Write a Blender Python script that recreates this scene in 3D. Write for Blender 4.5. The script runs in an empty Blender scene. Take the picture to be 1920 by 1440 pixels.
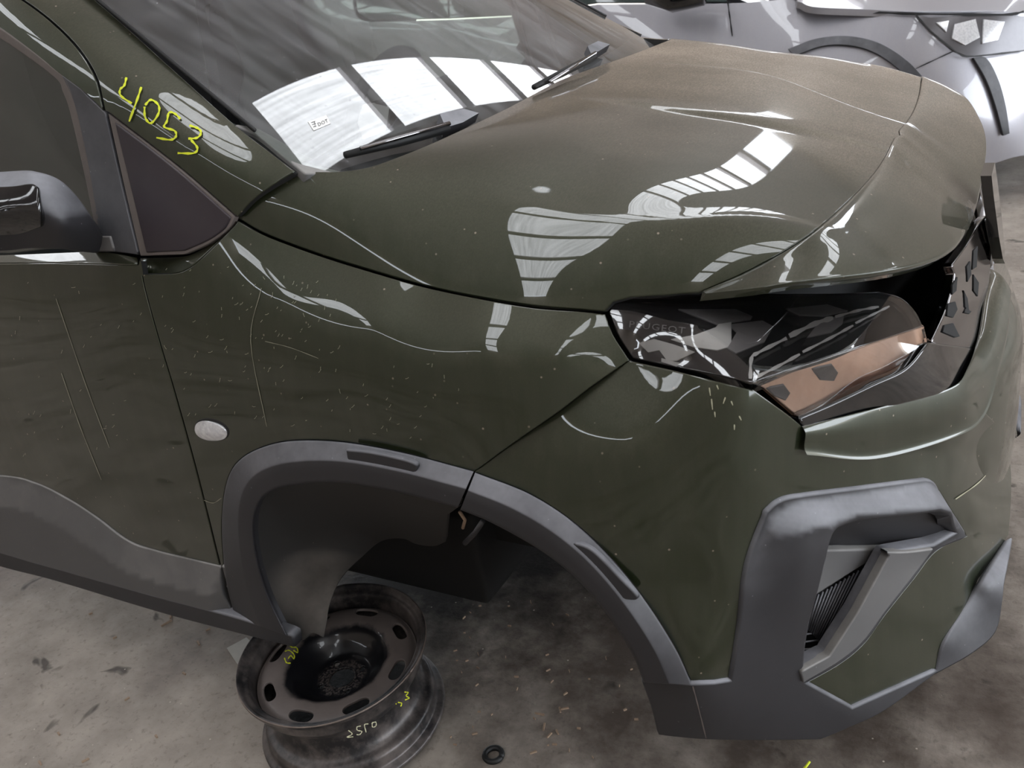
import bpy, bmesh, math, random
import numpy as np
from mathutils import Vector, Matrix
from mathutils.geometry import delaunay_2d_cdt

random.seed(7); RNG = np.random.default_rng(7)
scn = bpy.context.scene
COL = scn.collection

# ------------------------------------------------------------------ camera, world, light, exposure
F = 1700.0
YAW, PITCH, ROLL = map(math.radians, (32.28, 24.99, 9.18))
CAM = np.array([.8654, -.9746, 1.4707])
fw = np.array([-math.sin(YAW)*math.cos(PITCH), math.cos(YAW)*math.cos(PITCH), -math.sin(PITCH)])
rt = np.cross(fw, [0, 0, 1]); rt /= np.linalg.norm(rt)
dn = np.cross(fw, rt)
cr, sr = math.cos(ROLL), math.sin(ROLL)
RM = np.array([cr*rt + sr*dn, -sr*rt + cr*dn, fw])          # rows: image right, image down, forward
cd = bpy.data.cameras.new('camera'); cam = bpy.data.objects.new('camera', cd); COL.objects.link(cam)
cd.sensor_fit = 'HORIZONTAL'; cd.sensor_width = 36.0; cd.lens = F*36.0/1920.0
cd.clip_start = .02; cd.clip_end = 300
cam.matrix_world = Matrix(((RM[0][0], -RM[1][0], -fw[0], CAM[0]), (RM[0][1], -RM[1][1], -fw[1], CAM[1]),
                           (RM[0][2], -RM[1][2], -fw[2], CAM[2]), (0, 0, 0, 1)))
scn.camera = cam
cd.dof.use_dof = True; cd.dof.focus_distance = 1.75; cd.dof.aperture_fstop = 9.0
vs = scn.view_settings
vs.view_transform = 'Standard'; vs.look = 'None'; vs.gamma = 1.0; vs.use_curve_mapping = False
vs.exposure = 1.82
w = bpy.data.worlds.new('overcast_sky'); scn.world = w; w.use_nodes = True
bg = w.node_tree.nodes['Background']; bg.inputs[0].default_value = (.86, .92, 1.0, 1); bg.inputs[1].default_value = 2.2
SKYLIGHT = 2.3

# ------------------------------------------------------------------ pixel <-> world helpers
def ray(u, v): return np.array([(u-960)/F, (v-720)/F, 1.0]) @ RM
def rays(uv):
    uv = np.asarray(uv, float)
    return np.stack([(uv[:, 0]-960)/F, (uv[:, 1]-720)/F, np.ones(len(uv))], 1) @ RM
def at(u, v, y=None, x=None, z=None, d=None):
    r = ray(u, v)
    if d is not None: return CAM + r*d
    k, val = (0, x) if x is not None else (2, z) if z is not None else (1, y)
    return CAM + r*((val-CAM[k])/r[k])
def invdepth(u, v, y=None, x=None, z=None):
    r = ray(u, v)
    k, val = (0, x) if x is not None else (2, z) if z is not None else (1, y)
    return r[k]/(val-CAM[k])
class Field:
    """smooth surface through measured points: thin-plate spline of inverse depth"""
    def __init__(s, pins, lam=1e-5):
        P = np.array([[p[0], p[1]] for p in pins], float)/1000.0
        wv = np.array([invdepth(p[0], p[1], **(p[2] if isinstance(p[2], dict) else {'y': p[2]})) for p in pins])
        n = len(P); s.P = P
        K = s.k(np.linalg.norm(P[:, None]-P[None], axis=2)) + lam*np.eye(n)
        A = np.zeros((n+3, n+3)); A[:n, :n] = K; A[:n, n] = 1; A[:n, n+1:] = P; A[n, :n] = 1; A[n+1:, :n] = P.T
        s.c = np.linalg.solve(A, np.concatenate([wv, np.zeros(3)]))
    @staticmethod
    def k(r): return np.where(r > 1e-9, r*r*np.log(np.maximum(r, 1e-9)), 0)
    def w(s, uv):
        q = np.asarray(uv, float)/1000.0
        K = s.k(np.linalg.norm(q[:, None]-s.P[None], axis=2))
        n = len(s.P)
        return K @ s.c[:n] + s.c[n] + q @ s.c[n+1:]
    def pts(s, uv): return CAM + rays(uv)/s.w(uv)[:, None]
    def lift(s, uv, off=0.0):
        uv = np.asarray(uv, float)
        P = s.pts(uv)
        du = s.pts(uv+[1, 0])-s.pts(uv-[1, 0]); dv = s.pts(uv+[0, 1])-s.pts(uv-[0, 1])
        N = np.cross(dv, du); N /= np.linalg.norm(N, axis=1)[:, None]
        if np.median(np.sum(N*(CAM-P), 1)) < 0: N = -N
        if off:
            rr = rays(uv); c = -np.sum(rr*N, 1); c = np.maximum(c, .3*np.linalg.norm(rr, axis=1))
            P = P - rr*(off/c)[:, None]
        return P, N
def S(*p, n=8):
    """Catmull-Rom polyline through points"""
    p = [np.asarray(q, float) for q in p]
    if len(p) == 2: return [p[0]+(p[1]-p[0])*t for t in np.linspace(0, 1, n+1)]
    p = [2*p[0]-p[1]] + p + [2*p[-1]-p[-2]]
    out = []
    for i in range(1, len(p)-2):
        a, b, c, d = p[i-1:i+3]
        for t in np.linspace(0, 1, n, endpoint=False):
            out.append(.5*((2*b)+(-a+c)*t+(2*a-5*b+4*c-d)*t*t+(-a+3*b-3*c+d)*t**3))
    out.append(p[-2]); return out
def L(*p):
    out = []
    for a, b in zip(p[:-1], p[1:]): out += S(a, b, n=max(2, int(np.linalg.norm(np.subtract(b, a))/14)))
    return out
def join(*segs):
    o = []
    for s in segs:
        for q in s:
            if not o or np.linalg.norm(np.asarray(q)-o[-1]) > .4: o.append(np.asarray(q, float))
    if np.linalg.norm(o[0]-o[-1]) < .4: o.pop()
    return np.array(o)
def resample(p, step):
    p = np.asarray(p, float); q = np.vstack([p, p[:1]])
    seg = np.linalg.norm(np.diff(q, axis=0), axis=1); out = []
    for a, b, l in zip(q[:-1], q[1:], seg):
        k = max(1, int(round(l/step)))
        for j in range(k): out.append(a+(b-a)*j/k)
    return np.array(out)
def area(p): return .5*np.sum(p[:, 0]*np.roll(p[:, 1], -1)-np.roll(p[:, 0], -1)*p[:, 1])
def inset(p, d):
    if area(p) < 0: p = p[::-1]
    t = np.roll(p, -1, 0)-np.roll(p, 1, 0); t /= np.linalg.norm(t, axis=1)[:, None]+1e-9
    return p + np.stack([-t[:, 1], t[:, 0]], 1)*d
def inside(q, poly):
    x, y = q[:, 0], q[:, 1]; r = np.zeros(len(q), bool); n = len(poly); j = n-1
    for i in range(n):
        xi, yi = poly[i]; xj, yj = poly[j]
        c = ((yi > y) != (yj > y)) & (x < (xj-xi)*(y-yi)/((yj-yi) if yj != yi else 1e-12)+xi)
        r ^= c; j = i
    return r
def cdt(outline, step, holes=()):
    """triangulate a closed outline with an inner hex grid; returns verts2d, faces, boundary loops (index lists)"""
    loops = [outline]+list(holes)
    V = []; E = []; LI = []
    for lp in loops:
        b = len(V); V += [tuple(q) for q in lp]; n = len(lp)
        E += [(b+i, b+(i+1) % n) for i in range(n)]; LI.append(list(range(b, b+n)))
    mn, mx = outline.min(0), outline.max(0)
    gx = np.arange(mn[0], mx[0], step); gy = np.arange(mn[1], mx[1], step*.866)
    G = np.array([(x+(step/2 if j % 2 else 0), y) for j, y in enumerate(gy) for x in gx])
    if len(G):
        m = inside(G, outline)
        for h in holes: m &= ~inside(G, h)
        G = G[m]
    if len(G):
        B = np.vstack(loops); keep = np.ones(len(G), bool)
        for i in range(0, len(G), 2000):
            keep[i:i+2000] = np.min(np.linalg.norm(G[i:i+2000, None]-B[None], axis=2), 1) > step*.45
        V += [tuple(q) for q in G[keep]]
    r = delaunay_2d_cdt([Vector(q) for q in V], E, [], 0, 1e-6)
    v2 = np.array([tuple(q) for q in r[0]]); T = [tuple(f) for f in r[2]]
    mp = {}
    for i, o in enumerate(r[3]):
        for k in o: mp[k] = i
    LI = [[mp[k] for k in lp] for lp in LI]
    C3 = np.array([v2[list(f)].mean(0) for f in T]); m = inside(C3, outline)
    for h in holes: m &= ~inside(C3, h)
    return v2, [f for f, k in zip(T, m) if k], LI

# ------------------------------------------------------------------ object helpers
def mk(name, V, Fc, mat, parent=None, N=None, smooth=True, kind=None):
    me = bpy.data.meshes.new(name); me.from_pydata([tuple(map(float, v)) for v in V], [], [tuple(map(int, f)) for f in Fc])
    me.update()
    if smooth: me.polygons.foreach_set('use_smooth', [True]*len(me.polygons))
    if N is not None: me.normals_split_custom_set_from_vertices([tuple(map(float, n)) for n in N])
    if isinstance(mat, (list, tuple)):
        for m in mat: me.materials.append(m)
    elif mat: me.materials.append(mat)
    o = bpy.data.objects.new(name, me); COL.objects.link(o)
    if parent is not None: o.parent = parent
    if kind: o['kind'] = kind
    return o
WID = 1.84
def mirrored(o, name=None, parent='same', wid=None):
    me = o.data; n = len(me.vertices)
    co = np.zeros(n*3); me.vertices.foreach_get('co', co); co = co.reshape(-1, 3); co[:, 1] = (wid or WID)-co[:, 1]
    Fc = [tuple(reversed(p.vertices)) for p in me.polygons]
    N = VN.get(o.name)
    if N is not None: N = N*np.array([1, -1, 1])
    r = mk(name or o.name.split('.')[0], co, Fc, list(me.materials), o.parent if parent == 'same' else parent, N)
    r.data.polygons.foreach_set('material_index', [p.material_index for p in me.polygons])
    return r
VN = {}; MN = {}
def finish(name, P, N, T, loops, mat, parent, thick, r, flip_check=True):
    """sheet with a rolled edge and a wall at each boundary loop"""
    P = list(P); N = list(N); T = [list(t) for t in T]; wall = []
    # orient faces with normals
    for t in T:
        a, b, c = (P[i] for i in t[:3])
        if np.dot(np.cross(b-a, c-a), N[t[0]]) < 0: t.reverse()
    tri = {}
    for t in T:
        for i in range(len(t)): tri[(t[i], t[(i+1) % len(t)])] = 1
    for lp in loops:
        n = len(lp)
        if n < 3: continue
        fwd = sum(1 for i in range(n) if (lp[i], lp[(i+1) % n]) in tri)
        if fwd < n/2: lp = lp[::-1]
        # lp runs with the face on its left
        Pa = np.array([P[i] for i in lp]); Na = np.array([N[i] for i in lp])
        tg = np.roll(Pa, -1, 0)-np.roll(Pa, 1, 0); tg /= np.linalg.norm(tg, axis=1)[:, None]+1e-12
        O = np.cross(tg, Na); O /= np.linalg.norm(O, axis=1)[:, None]+1e-12
        rings = [lp]
        for po, pn, no, nn in ((.7, -.3, .7, .7), (1, -1, 1, .1), (1, -1-thick/max(r, 1e-6), 1, 0)):
            b = len(P)
            P += list(Pa+O*(po*r)+Na*(pn*r)); q = O*no+Na*nn; N += list(q/np.linalg.norm(q, axis=1)[:, None])
            rings.append(list(range(b, b+n)))
        for ri, (ra, rb) in enumerate(zip(rings[:-1], rings[1:])):
            for i in range(n):
                j = (i+1) % n
                if ri == 2: wall.append(len(T))
                T.append([ra[j], ra[i], rb[i], rb[j]])
    dark = mat is M.get('paint')
    o = mk(name, P, T, [mat, M['black']] if dark else mat, parent, N); VN[o.name] = np.array(N)
    if dark:
        for k in wall: o.data.polygons[k].material_index = 1
    return o
def panel(name, field, outline, mat, parent, step=14, off=0.0, gap=2.4, thick=.012, r=.002, holes=(), bstep=7, mirror=False, bump=None):
    ol = inset(resample(outline, bstep), gap)
    hs = [resample(h, bstep) for h in holes]
    v2, T, LI = cdt(ol, step, hs)
    P, N = field.lift(v2, off)
    if bump is not None:
        dlt = bump(v2); P = P+N*dlt[:, None]
        e = 1.5
        def pp(q):
            a, b = field.lift(q, off); return a+b*bump(q)[:, None]
        N2 = np.cross(pp(v2+[0, e])-pp(v2-[0, e]), pp(v2+[e, 0])-pp(v2-[e, 0])); N2 /= np.linalg.norm(N2, axis=1)[:, None]
        N = N2*np.sign(np.sum(N2*N, 1))[:, None]
    o = finish(name, P, N, T, LI, mat, parent, thick, r)
    if mirror: mirrored(o)
    return o
def row3(*pins, n=8):
    """3D polyline through pixel pins (u, v, y) or (u, v, {'x':..})"""
    pts = [at(p[0], p[1], **(p[2] if isinstance(p[2], dict) else {'y': p[2]})) if len(p) == 3 and not isinstance(p, np.ndarray) else np.asarray(p) for p in pins]
    return np.array(S(*pts, n=n))
def res3(p, n):
    p = np.asarray(p); s = np.concatenate([[0], np.cumsum(np.linalg.norm(np.diff(p, axis=0), axis=1))]); s /= s[-1]
    t = np.linspace(0, 1, n); return np.stack([np.interp(t, s, p[:, k]) for k in range(3)], 1)
def loft(name, rows, mat, parent, n=60, sub=6, smooth_rows=True, sym=False, mirror=False, ref=None):
    R0 = [res3(r, n) for r in rows]
    if sym:
        R1 = []
        for r in R0:
            m = r[::-1].copy(); m[:, 1] = WID-m[:, 1]; R1.append(np.vstack([r, m[1:]]))
        R0 = R1
    G = []
    cols = len(R0[0])
    if smooth_rows and len(R0) > 2:
        for j in range(cols): G.append(S(*[r[j] for r in R0], n=sub))
        G = np.array(G).transpose(1, 0, 2)
    else:
        k = sub
        G = np.array([R0[i]+(R0[i+1]-R0[i])*t/k for i in range(len(R0)-1) for t in range(k)]+[R0[-1]])
    m, c = G.shape[:2]
    Gu = np.gradient(G, axis=1); Gv = np.gradient(G, axis=0)
    N = np.cross(Gu, Gv); N /= np.linalg.norm(N, axis=2)[:, :, None]+1e-12
    rf = CAM if ref is None else np.asarray(ref)
    if np.sum(N*(rf-G)) < 0: N = -N
    V = G.reshape(-1, 3); Nn = N.reshape(-1, 3); Fc = []
    for i in range(m-1):
        for j in range(c-1):
            a, b, d, e = i*c+j, i*c+j+1, (i+1)*c+j+1, (i+1)*c+j
            if np.dot(np.cross(V[b]-V[a], V[e]-V[a]), Nn[a]) > 0: Fc.append((a, b, d, e))
            else: Fc.append((e, d, b, a))
    o = mk(name, V, Fc, mat, parent, Nn); VN[o.name] = Nn
    if mirror: mirrored(o)
    return o
def tube(name, pts, rad, mat, parent=None, n=8, flat=None):
    pts = np.array([np.asarray(p, float) for p in pts]); m = len(pts)
    rad = np.broadcast_to(np.asarray(rad, float), (m,))
    V = []; Fc = []
    prev = None
    for i in range(m):
        t = pts[min(i+1, m-1)]-pts[max(i-1, 0)]; t /= np.linalg.norm(t)+1e-12
        up = np.array([0, 0, 1.]) if prev is None else prev
        if abs(np.dot(up, t)) > .95: up = np.array([0, 1., 0])
        a = np.cross(t, up); a /= np.linalg.norm(a); b = np.cross(a, t); prev = b
        for k in range(n):
            an = 2*math.pi*k/n; V.append(pts[i]+rad[i]*(a*math.cos(an)+b*math.sin(an)))
    for i in range(m-1):
        for k in range(n):
            Fc.append((i*n+k, i*n+(k+1) % n, (i+1)*n+(k+1) % n, (i+1)*n+k))
    Fc.append(tuple(range(n))[::-1]); Fc.append(tuple((m-1)*n+k for k in range(n)))
    return mk(name, V, Fc, mat, parent)
def strokes(name, field, lines, width_px, mat, parent, off=.0015, smooth=True):
    """brush marks: flat ribbons laid on a surface"""
    V = []; Fc = []; N = []
    for ln in lines:
        p = np.array(S(*ln, n=5)) if smooth and len(ln) > 2 else np.array(S(*ln, n=3))
        t = np.gradient(p, axis=0); t /= np.linalg.norm(t, axis=1)[:, None]+1e-9
        nrm = np.stack([-t[:, 1], t[:, 0]], 1)
        wj = width_px*(.75+.25*np.sin(np.arange(len(p))*1.7))[:, None]/2
        a, na = field.lift(p+nrm*wj, off); b, nb = field.lift(p-nrm*wj, off)
        s = len(V)
        for i in range(len(p)): V += [a[i], b[i]]; N += [na[i], nb[i]]
        for i in range(len(p)-1):
            f = (s+2*i, s+2*i+1, s+2*i+3, s+2*i+2)
            if np.dot(np.cross(V[f[1]]-V[f[0]], V[f[2]]-V[f[0]]), N[f[0]]) < 0: f = f[::-1]
            Fc.append(f)
    return mk(name, V, Fc, mat, parent, N)
def box(name, mn, mx, mat, parent=None, bev=0.0):
    bm = bmesh.new(); bmesh.ops.create_cube(bm, size=1)
    mn = np.asarray(mn); mx = np.asarray(mx)
    for v in bm.verts:
        for k in range(3): v.co[k] = mn[k]+(v.co[k]+.5)*(mx[k]-mn[k])
    if bev: bmesh.ops.bevel(bm, geom=bm.edges[:], offset=bev, segments=3, profile=.6, affect='EDGES')
    me = bpy.data.meshes.new(name); bm.to_mesh(me); bm.free(); me.materials.append(mat)
    if bev: me.polygons.foreach_set('use_smooth', [True]*len(me.polygons))
    o = bpy.data.objects.new(name, me); COL.objects.link(o)
    if parent is not None: o.parent = parent
    return o
def empty(name, loc, label=None, cat=None, group=None):
    o = bpy.data.objects.new(name, None); COL.objects.link(o); o.location = loc; o.empty_display_size = .1
    if label: o['label'] = label
    if cat: o['category'] = cat
    if group: o['group'] = group
    return o
def tag(o, label, cat, group=None):
    o['label'] = label; o['category'] = cat
    if group: o['group'] = group
    return o
def adopt(root):
    """children were built in world space: keep them there under the placed empty"""
    for c in [o for o in bpy.data.objects if o.parent == root]: c.matrix_parent_inverse = Matrix.Translation(root.location).inverted()

# ------------------------------------------------------------------ materials
def lin(c): return tuple(((x/255)/12.92 if x/255 <= .04045 else ((x/255+.055)/1.055)**2.4) for x in c)+(1,)
class NB:
    def __init__(s, name):
        s.m = bpy.data.materials.new(name); s.m.use_nodes = True; s.t = s.m.node_tree; s.b = s.t.nodes['Principled BSDF']; s.out = s.t.nodes['Material Output']
        s.g = s.t.nodes.new('ShaderNodeNewGeometry')
    def n(s, ty, **kw):
        x = s.t.nodes.new(ty)
        for k, v in kw.items(): setattr(x, k, v)
        return x
    def l(s, a, b): s.t.links.new(a, b)
    def noise(s, scale, detail=4, rough=.6, stretch=None, dist=0):
        x = s.n('ShaderNodeTexNoise'); x.inputs['Scale'].default_value = scale; x.inputs['Detail'].default_value = detail; x.inputs['Roughness'].default_value = rough
        x.inputs['Distortion'].default_value = dist
        src = s.g.outputs['Position']
        if stretch:
            mp = s.n('ShaderNodeMapping'); mp.inputs['Scale'].default_value = stretch; s.l(src, mp.inputs[0]); src = mp.outputs[0]
        s.l(src, x.inputs['Vector']); return x.outputs['Fac']
    def ramp(s, f, lo, hi, a=0., b=1.):
        x = s.n('ShaderNodeMapRange'); x.clamp = True
        s.l(f, x.inputs['Value']); x.inputs['From Min'].default_value = lo; x.inputs['From Max'].default_value = hi
        x.inputs['To Min'].default_value = a; x.inputs['To Max'].default_value = b; return x.outputs[0]
    def math(s, op, a, b):
        x = s.n('ShaderNodeMath', operation=op)
        for i, v in enumerate((a, b)):
            if isinstance(v, (int, float)): x.inputs[i].default_value = v
            else: s.l(v, x.inputs[i])
        return x.outputs[0]
    def mix(s, f, a, b):
        x = s.n('ShaderNodeMix', data_type='RGBA')
        if isinstance(f, (int, float)): x.inputs[0].default_value = f
        else: s.l(f, x.inputs[0])
        for i, v in ((6, a), (7, b)):
            if isinstance(v, tuple): x.inputs[i].default_value = v
            else: s.l(v, x.inputs[i])
        return x.outputs[2]
    def set(s, **kw):
        for k, v in kw.items():
            i = s.b.inputs[k.replace('_', ' ')]
            if hasattr(v, 'is_output') or hasattr(v, 'links'): s.l(v, i)
            else: i.default_value = v
        return s
    def bump(s, f, strength=.3, dist=.002):
        x = s.n('ShaderNodeBump'); x.inputs['Strength'].default_value = strength; x.inputs['Distance'].default_value = dist
        s.l(f, x.inputs['Height']); s.l(x.outputs[0], s.b.inputs['Normal']); return s
def simple(name, col, rough=.5, metal=0., coat=0., var=.15, scale=30, bump=0., spec=.5):
    b = NB(name); c = lin(col) if max(col) > 1 else tuple(col)+(1,)
    f = b.noise(scale); d = tuple(x*(1-var) for x in c[:3])+(1,); e = tuple(min(1, x*(1+var)) for x in c[:3])+(1,)
    b.set(Base_Color=b.mix(f, d, e), Roughness=rough, Metallic=metal, Coat_Weight=coat, Specular_IOR_Level=spec)
    b.b.inputs['Coat Roughness'].default_value = .03
    if bump: b.bump(b.noise(scale*6), bump, .001)
    return b.m
def paint(name, base, metal, dustcol, dust_side, dust_top, speck=.5, patch=False):
    """metallic paint under a film of dust that settled thicker on upward faces, streaks, specks"""
    b = NB(name)
    sep = b.n('ShaderNodeSeparateXYZ'); b.l(b.g.outputs['Normal'], sep.inputs[0])
    up = b.ramp(sep.outputs[2], .35, .98, dust_side, dust_top)
    if patch:
        ps = b.n('ShaderNodeSeparateXYZ'); b.l(b.g.outputs['Position'], ps.inputs[0])
        far = b.math('SUBTRACT', ps.outputs[1], b.math('MULTIPLY', ps.outputs[0], .35))
        up = b.math('MULTIPLY', up, b.ramp(b.math('ADD', far, b.ramp(b.noise(1.7, 4, .6), .3, .7, -.2, .2)), .3, 1.35, .5, 5.0))
    cloud = b.ramp(b.noise(2.6, 5, .62), .3, .72, .7, 1.25)
    streak = b.ramp(b.noise(30, 4, .6, (1, 1, .06)), .42, .78, .4, 2.6)
    grit = b.ramp(b.noise(160, 3, .7), .5, .8, .93, 1.15)
    streak = b.math('ADD', b.math('MULTIPLY', b.math('SUBTRACT', streak, 1.0), b.ramp(sep.outputs[2], .35, .7, 1, 0)), 1.0)
    grit = b.math('MULTIPLY', grit, b.ramp(b.noise(420, 2, .7, (1, .25, 1)), .35, .7, .75, 1.3))
    film = b.math('MULTIPLY', b.math('MULTIPLY', up, cloud), b.math('MULTIPLY', streak, grit))
    vor = b.n('ShaderNodeTexVoronoi'); vor.inputs['Scale'].default_value = 55; b.l(b.g.outputs['Position'], vor.inputs['Vector'])
    sp = b.ramp(vor.outputs['Distance'], .06, .12, 1, 0)
    pick = b.n('ShaderNodeSeparateColor'); b.l(vor.outputs['Color'], pick.inputs[0])
    sp = b.math('MULTIPLY', sp, b.ramp(pick.outputs[0], .72, .95, 0, speck))
    tot = b.math('MINIMUM', b.math('ADD', film, sp), .95)
    flake = b.mix(b.noise(900, 1, .5), tuple(x*.75 for x in base)+(1,), tuple(x*1.3 for x in base)+(1,))
    b.set(Base_Color=b.mix(tot, flake, dustcol+(1,)), Metallic=b.math('MULTIPLY', b.math('SUBTRACT', 1.0, tot), metal),
          Roughness=.42, Coat_Weight=b.ramp(tot, .1, .8, 1.0, .4), Coat_Roughness=b.ramp(film, .05, .6, .012, .07))
    b.b.inputs['Coat IOR'].default_value = 1.55
    return b.m
M = {}
M['paint'] = paint('green_metallic_paint', (.014, .0205, .006), .5, (.47, .38, .30), .016, .16, patch=True)
M['silver'] = paint('silver_grey_paint', (.34, .335, .365), .5, (.45, .42, .40), .08, .15, .1)
def plastic(name, c0, c1, rough=.55, scr=.35):
    b = NB(name)
    sep = b.n('ShaderNodeSeparateXYZ'); b.l(b.g.outputs['Normal'], sep.inputs[0])
    up = b.ramp(sep.outputs[2], .0, .85, .03, .95)  # upward faces paler: settled dust plus top light put into the colour
    f = b.math('MULTIPLY', up, b.ramp(b.noise(7, 5, .65), .3, .75, .4, 1.2))
    vor = b.n('ShaderNodeTexVoronoi'); vor.inputs['Scale'].default_value = 70; b.l(b.g.outputs['Position'], vor.inputs['Vector'])
    pick = b.n('ShaderNodeSeparateColor'); b.l(vor.outputs['Color'], pick.inputs[0])
    sp = b.math('MULTIPLY', b.ramp(vor.outputs['Distance'], .06, .1, 1, 0), b.ramp(pick.outputs[0], .82, .84, 0, scr))
    b.set(Base_Color=b.mix(b.math('MINIMUM', b.math('ADD', f, sp), 1.0), lin(c0), lin(c1)), Roughness=rough)
    b.bump(b.noise(1400, 2, .5), .12, .0006)
    return b.m
M['plastic'] = plastic('dusty_black_plastic', (32, 31, 34), (140, 140, 145))
M['plastic_grey'] = plastic('dusty_grey_plastic', (80, 79, 79), (156, 153, 149), .6)
M['liner'] = plastic('felted_wheel_liner', (44, 42, 40), (104, 97, 90), .9, .6)
M['black'] = simple('matte_black', (10, 10, 10), .8, var=.2)
M['void'] = simple('dark_underbody', (16, 14, 13), .85, var=.3)
M['gloss'] = simple('gloss_black_plastic', (8, 8, 10), .12, coat=.8, var=.2)
M['rubber'] = simple('black_rubber', (18, 18, 18), .6)
M['seal'] = simple('dusty_rubber_seal', (96, 88, 84), .7, var=.25)
M['chrome'] = simple('smoked_chrome', (150, 148, 150), .12, metal=1., var=.1)
M['steel'] = None
M['marker'] = simple('clear_marker_lens', (214, 214, 222), .15, metal=.3, coat=1., var=.5, scale=110)
M['yellow'] = simple('yellow_paint_marker', (214, 222, 40), .6)
M['white_ink'] = simple('white_paint_marker', (206, 204, 170), .6)
M['card'] = simple('pale_card', (176, 172, 164), .8)
M['wood'] = simple('splintered_wood', (148, 126, 106), .8, var=.3, scale=200)
M['interior'] = simple('interior_plastic', (52, 52, 55), .7, var=.2)
M['red_lens'] = simple('red_tail_lens', (190, 50, 45), .2, coat=1.)
def glass(name, tint, refl=1.0, dust=.0, dcol=(.35, .33, .33), drips=False):
    b = NB(name)
    b.t.nodes.remove(b.b)
    tr = b.n('ShaderNodeBsdfTransparent'); tr.inputs[0].default_value = tint+(1,)
    gl = b.n('ShaderNodeBsdfGlossy'); gl.inputs['Roughness'].default_value = .0; gl.inputs[0].default_value = (refl, refl, refl, 1)
    fr = b.n('ShaderNodeFresnel'); fr.inputs[0].default_value = 1.55
    m1 = b.n('ShaderNodeMixShader'); b.l(b.math('MINIMUM', b.math('MULTIPLY', fr.outputs[0], 1.8), 1.0), m1.inputs[0]); b.l(tr.outputs[0], m1.inputs[1]); b.l(gl.outputs[0], m1.inputs[2])
    df = b.n('ShaderNodeBsdfDiffuse'); df.inputs[0].default_value = dcol+(1,)
    m2 = b.n('ShaderNodeMixShader')
    f = b.math('MULTIPLY', b.ramp(b.noise(5, 6, .65, (1, 1, 1)), .3, .75, .3, 1.4), dust)
    if drips: f = b.math('MULTIPLY', f, b.ramp(b.noise(34, 3, .6, (.10, 1, .10), .3), .36, .62, .45, 1.5))
    vor = b.n('ShaderNodeTexVoronoi'); vor.inputs['Scale'].default_value = 60; b.l(b.g.outputs['Position'], vor.inputs['Vector'])
    pick = b.n('ShaderNodeSeparateColor'); b.l(vor.outputs['Color'], pick.inputs[0])
    sp = b.math('MULTIPLY', b.ramp(vor.outputs['Distance'], .08, .16, 1, 0), b.ramp(pick.outputs[0], .7, .75, 0, min(1, dust*1.6)))
    b.l(b.math('MINIMUM', b.math('ADD', f, sp), 1.0), m2.inputs[0]); b.l(m1.outputs[0], m2.inputs[1]); b.l(df.outputs[0], m2.inputs[2])
    b.l(m2.outputs[0], b.out.inputs[0]); return b.m
M['windscreen'] = glass('dusty_windscreen_glass', (.88, 1.0, .93), 1.0, .16, (.42, .42, .43), True)
M['sideglass'] = glass('dusty_side_glass', (.90, .95, .92), 1.0, .12, (.16, .18, .15))
M['lens'] = glass('clear_lamp_lens', (.8, .8, .8), 1.0, .03)
M['darkglass'] = simple('dark_car_glass', (60, 72, 70), .08, coat=1.)
def emit(name, col, st):
    b = NB(name); b.t.nodes.remove(b.b); e = b.n('ShaderNodeEmission')
    f = b.noise(5, 4, .65, (5, .08, 1))
    b.l(b.mix(b.ramp(f, .3, .7), tuple(x*.55 for x in col)+(1,), col+(1,)), e.inputs[0]); e.inputs[1].default_value = st
    b.l(e.outputs[0], b.out.inputs[0]); return b.m
M['skylight'] = emit('translucent_roof_sheet', (.93, .96, 1.0), SKYLIGHT)
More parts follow.
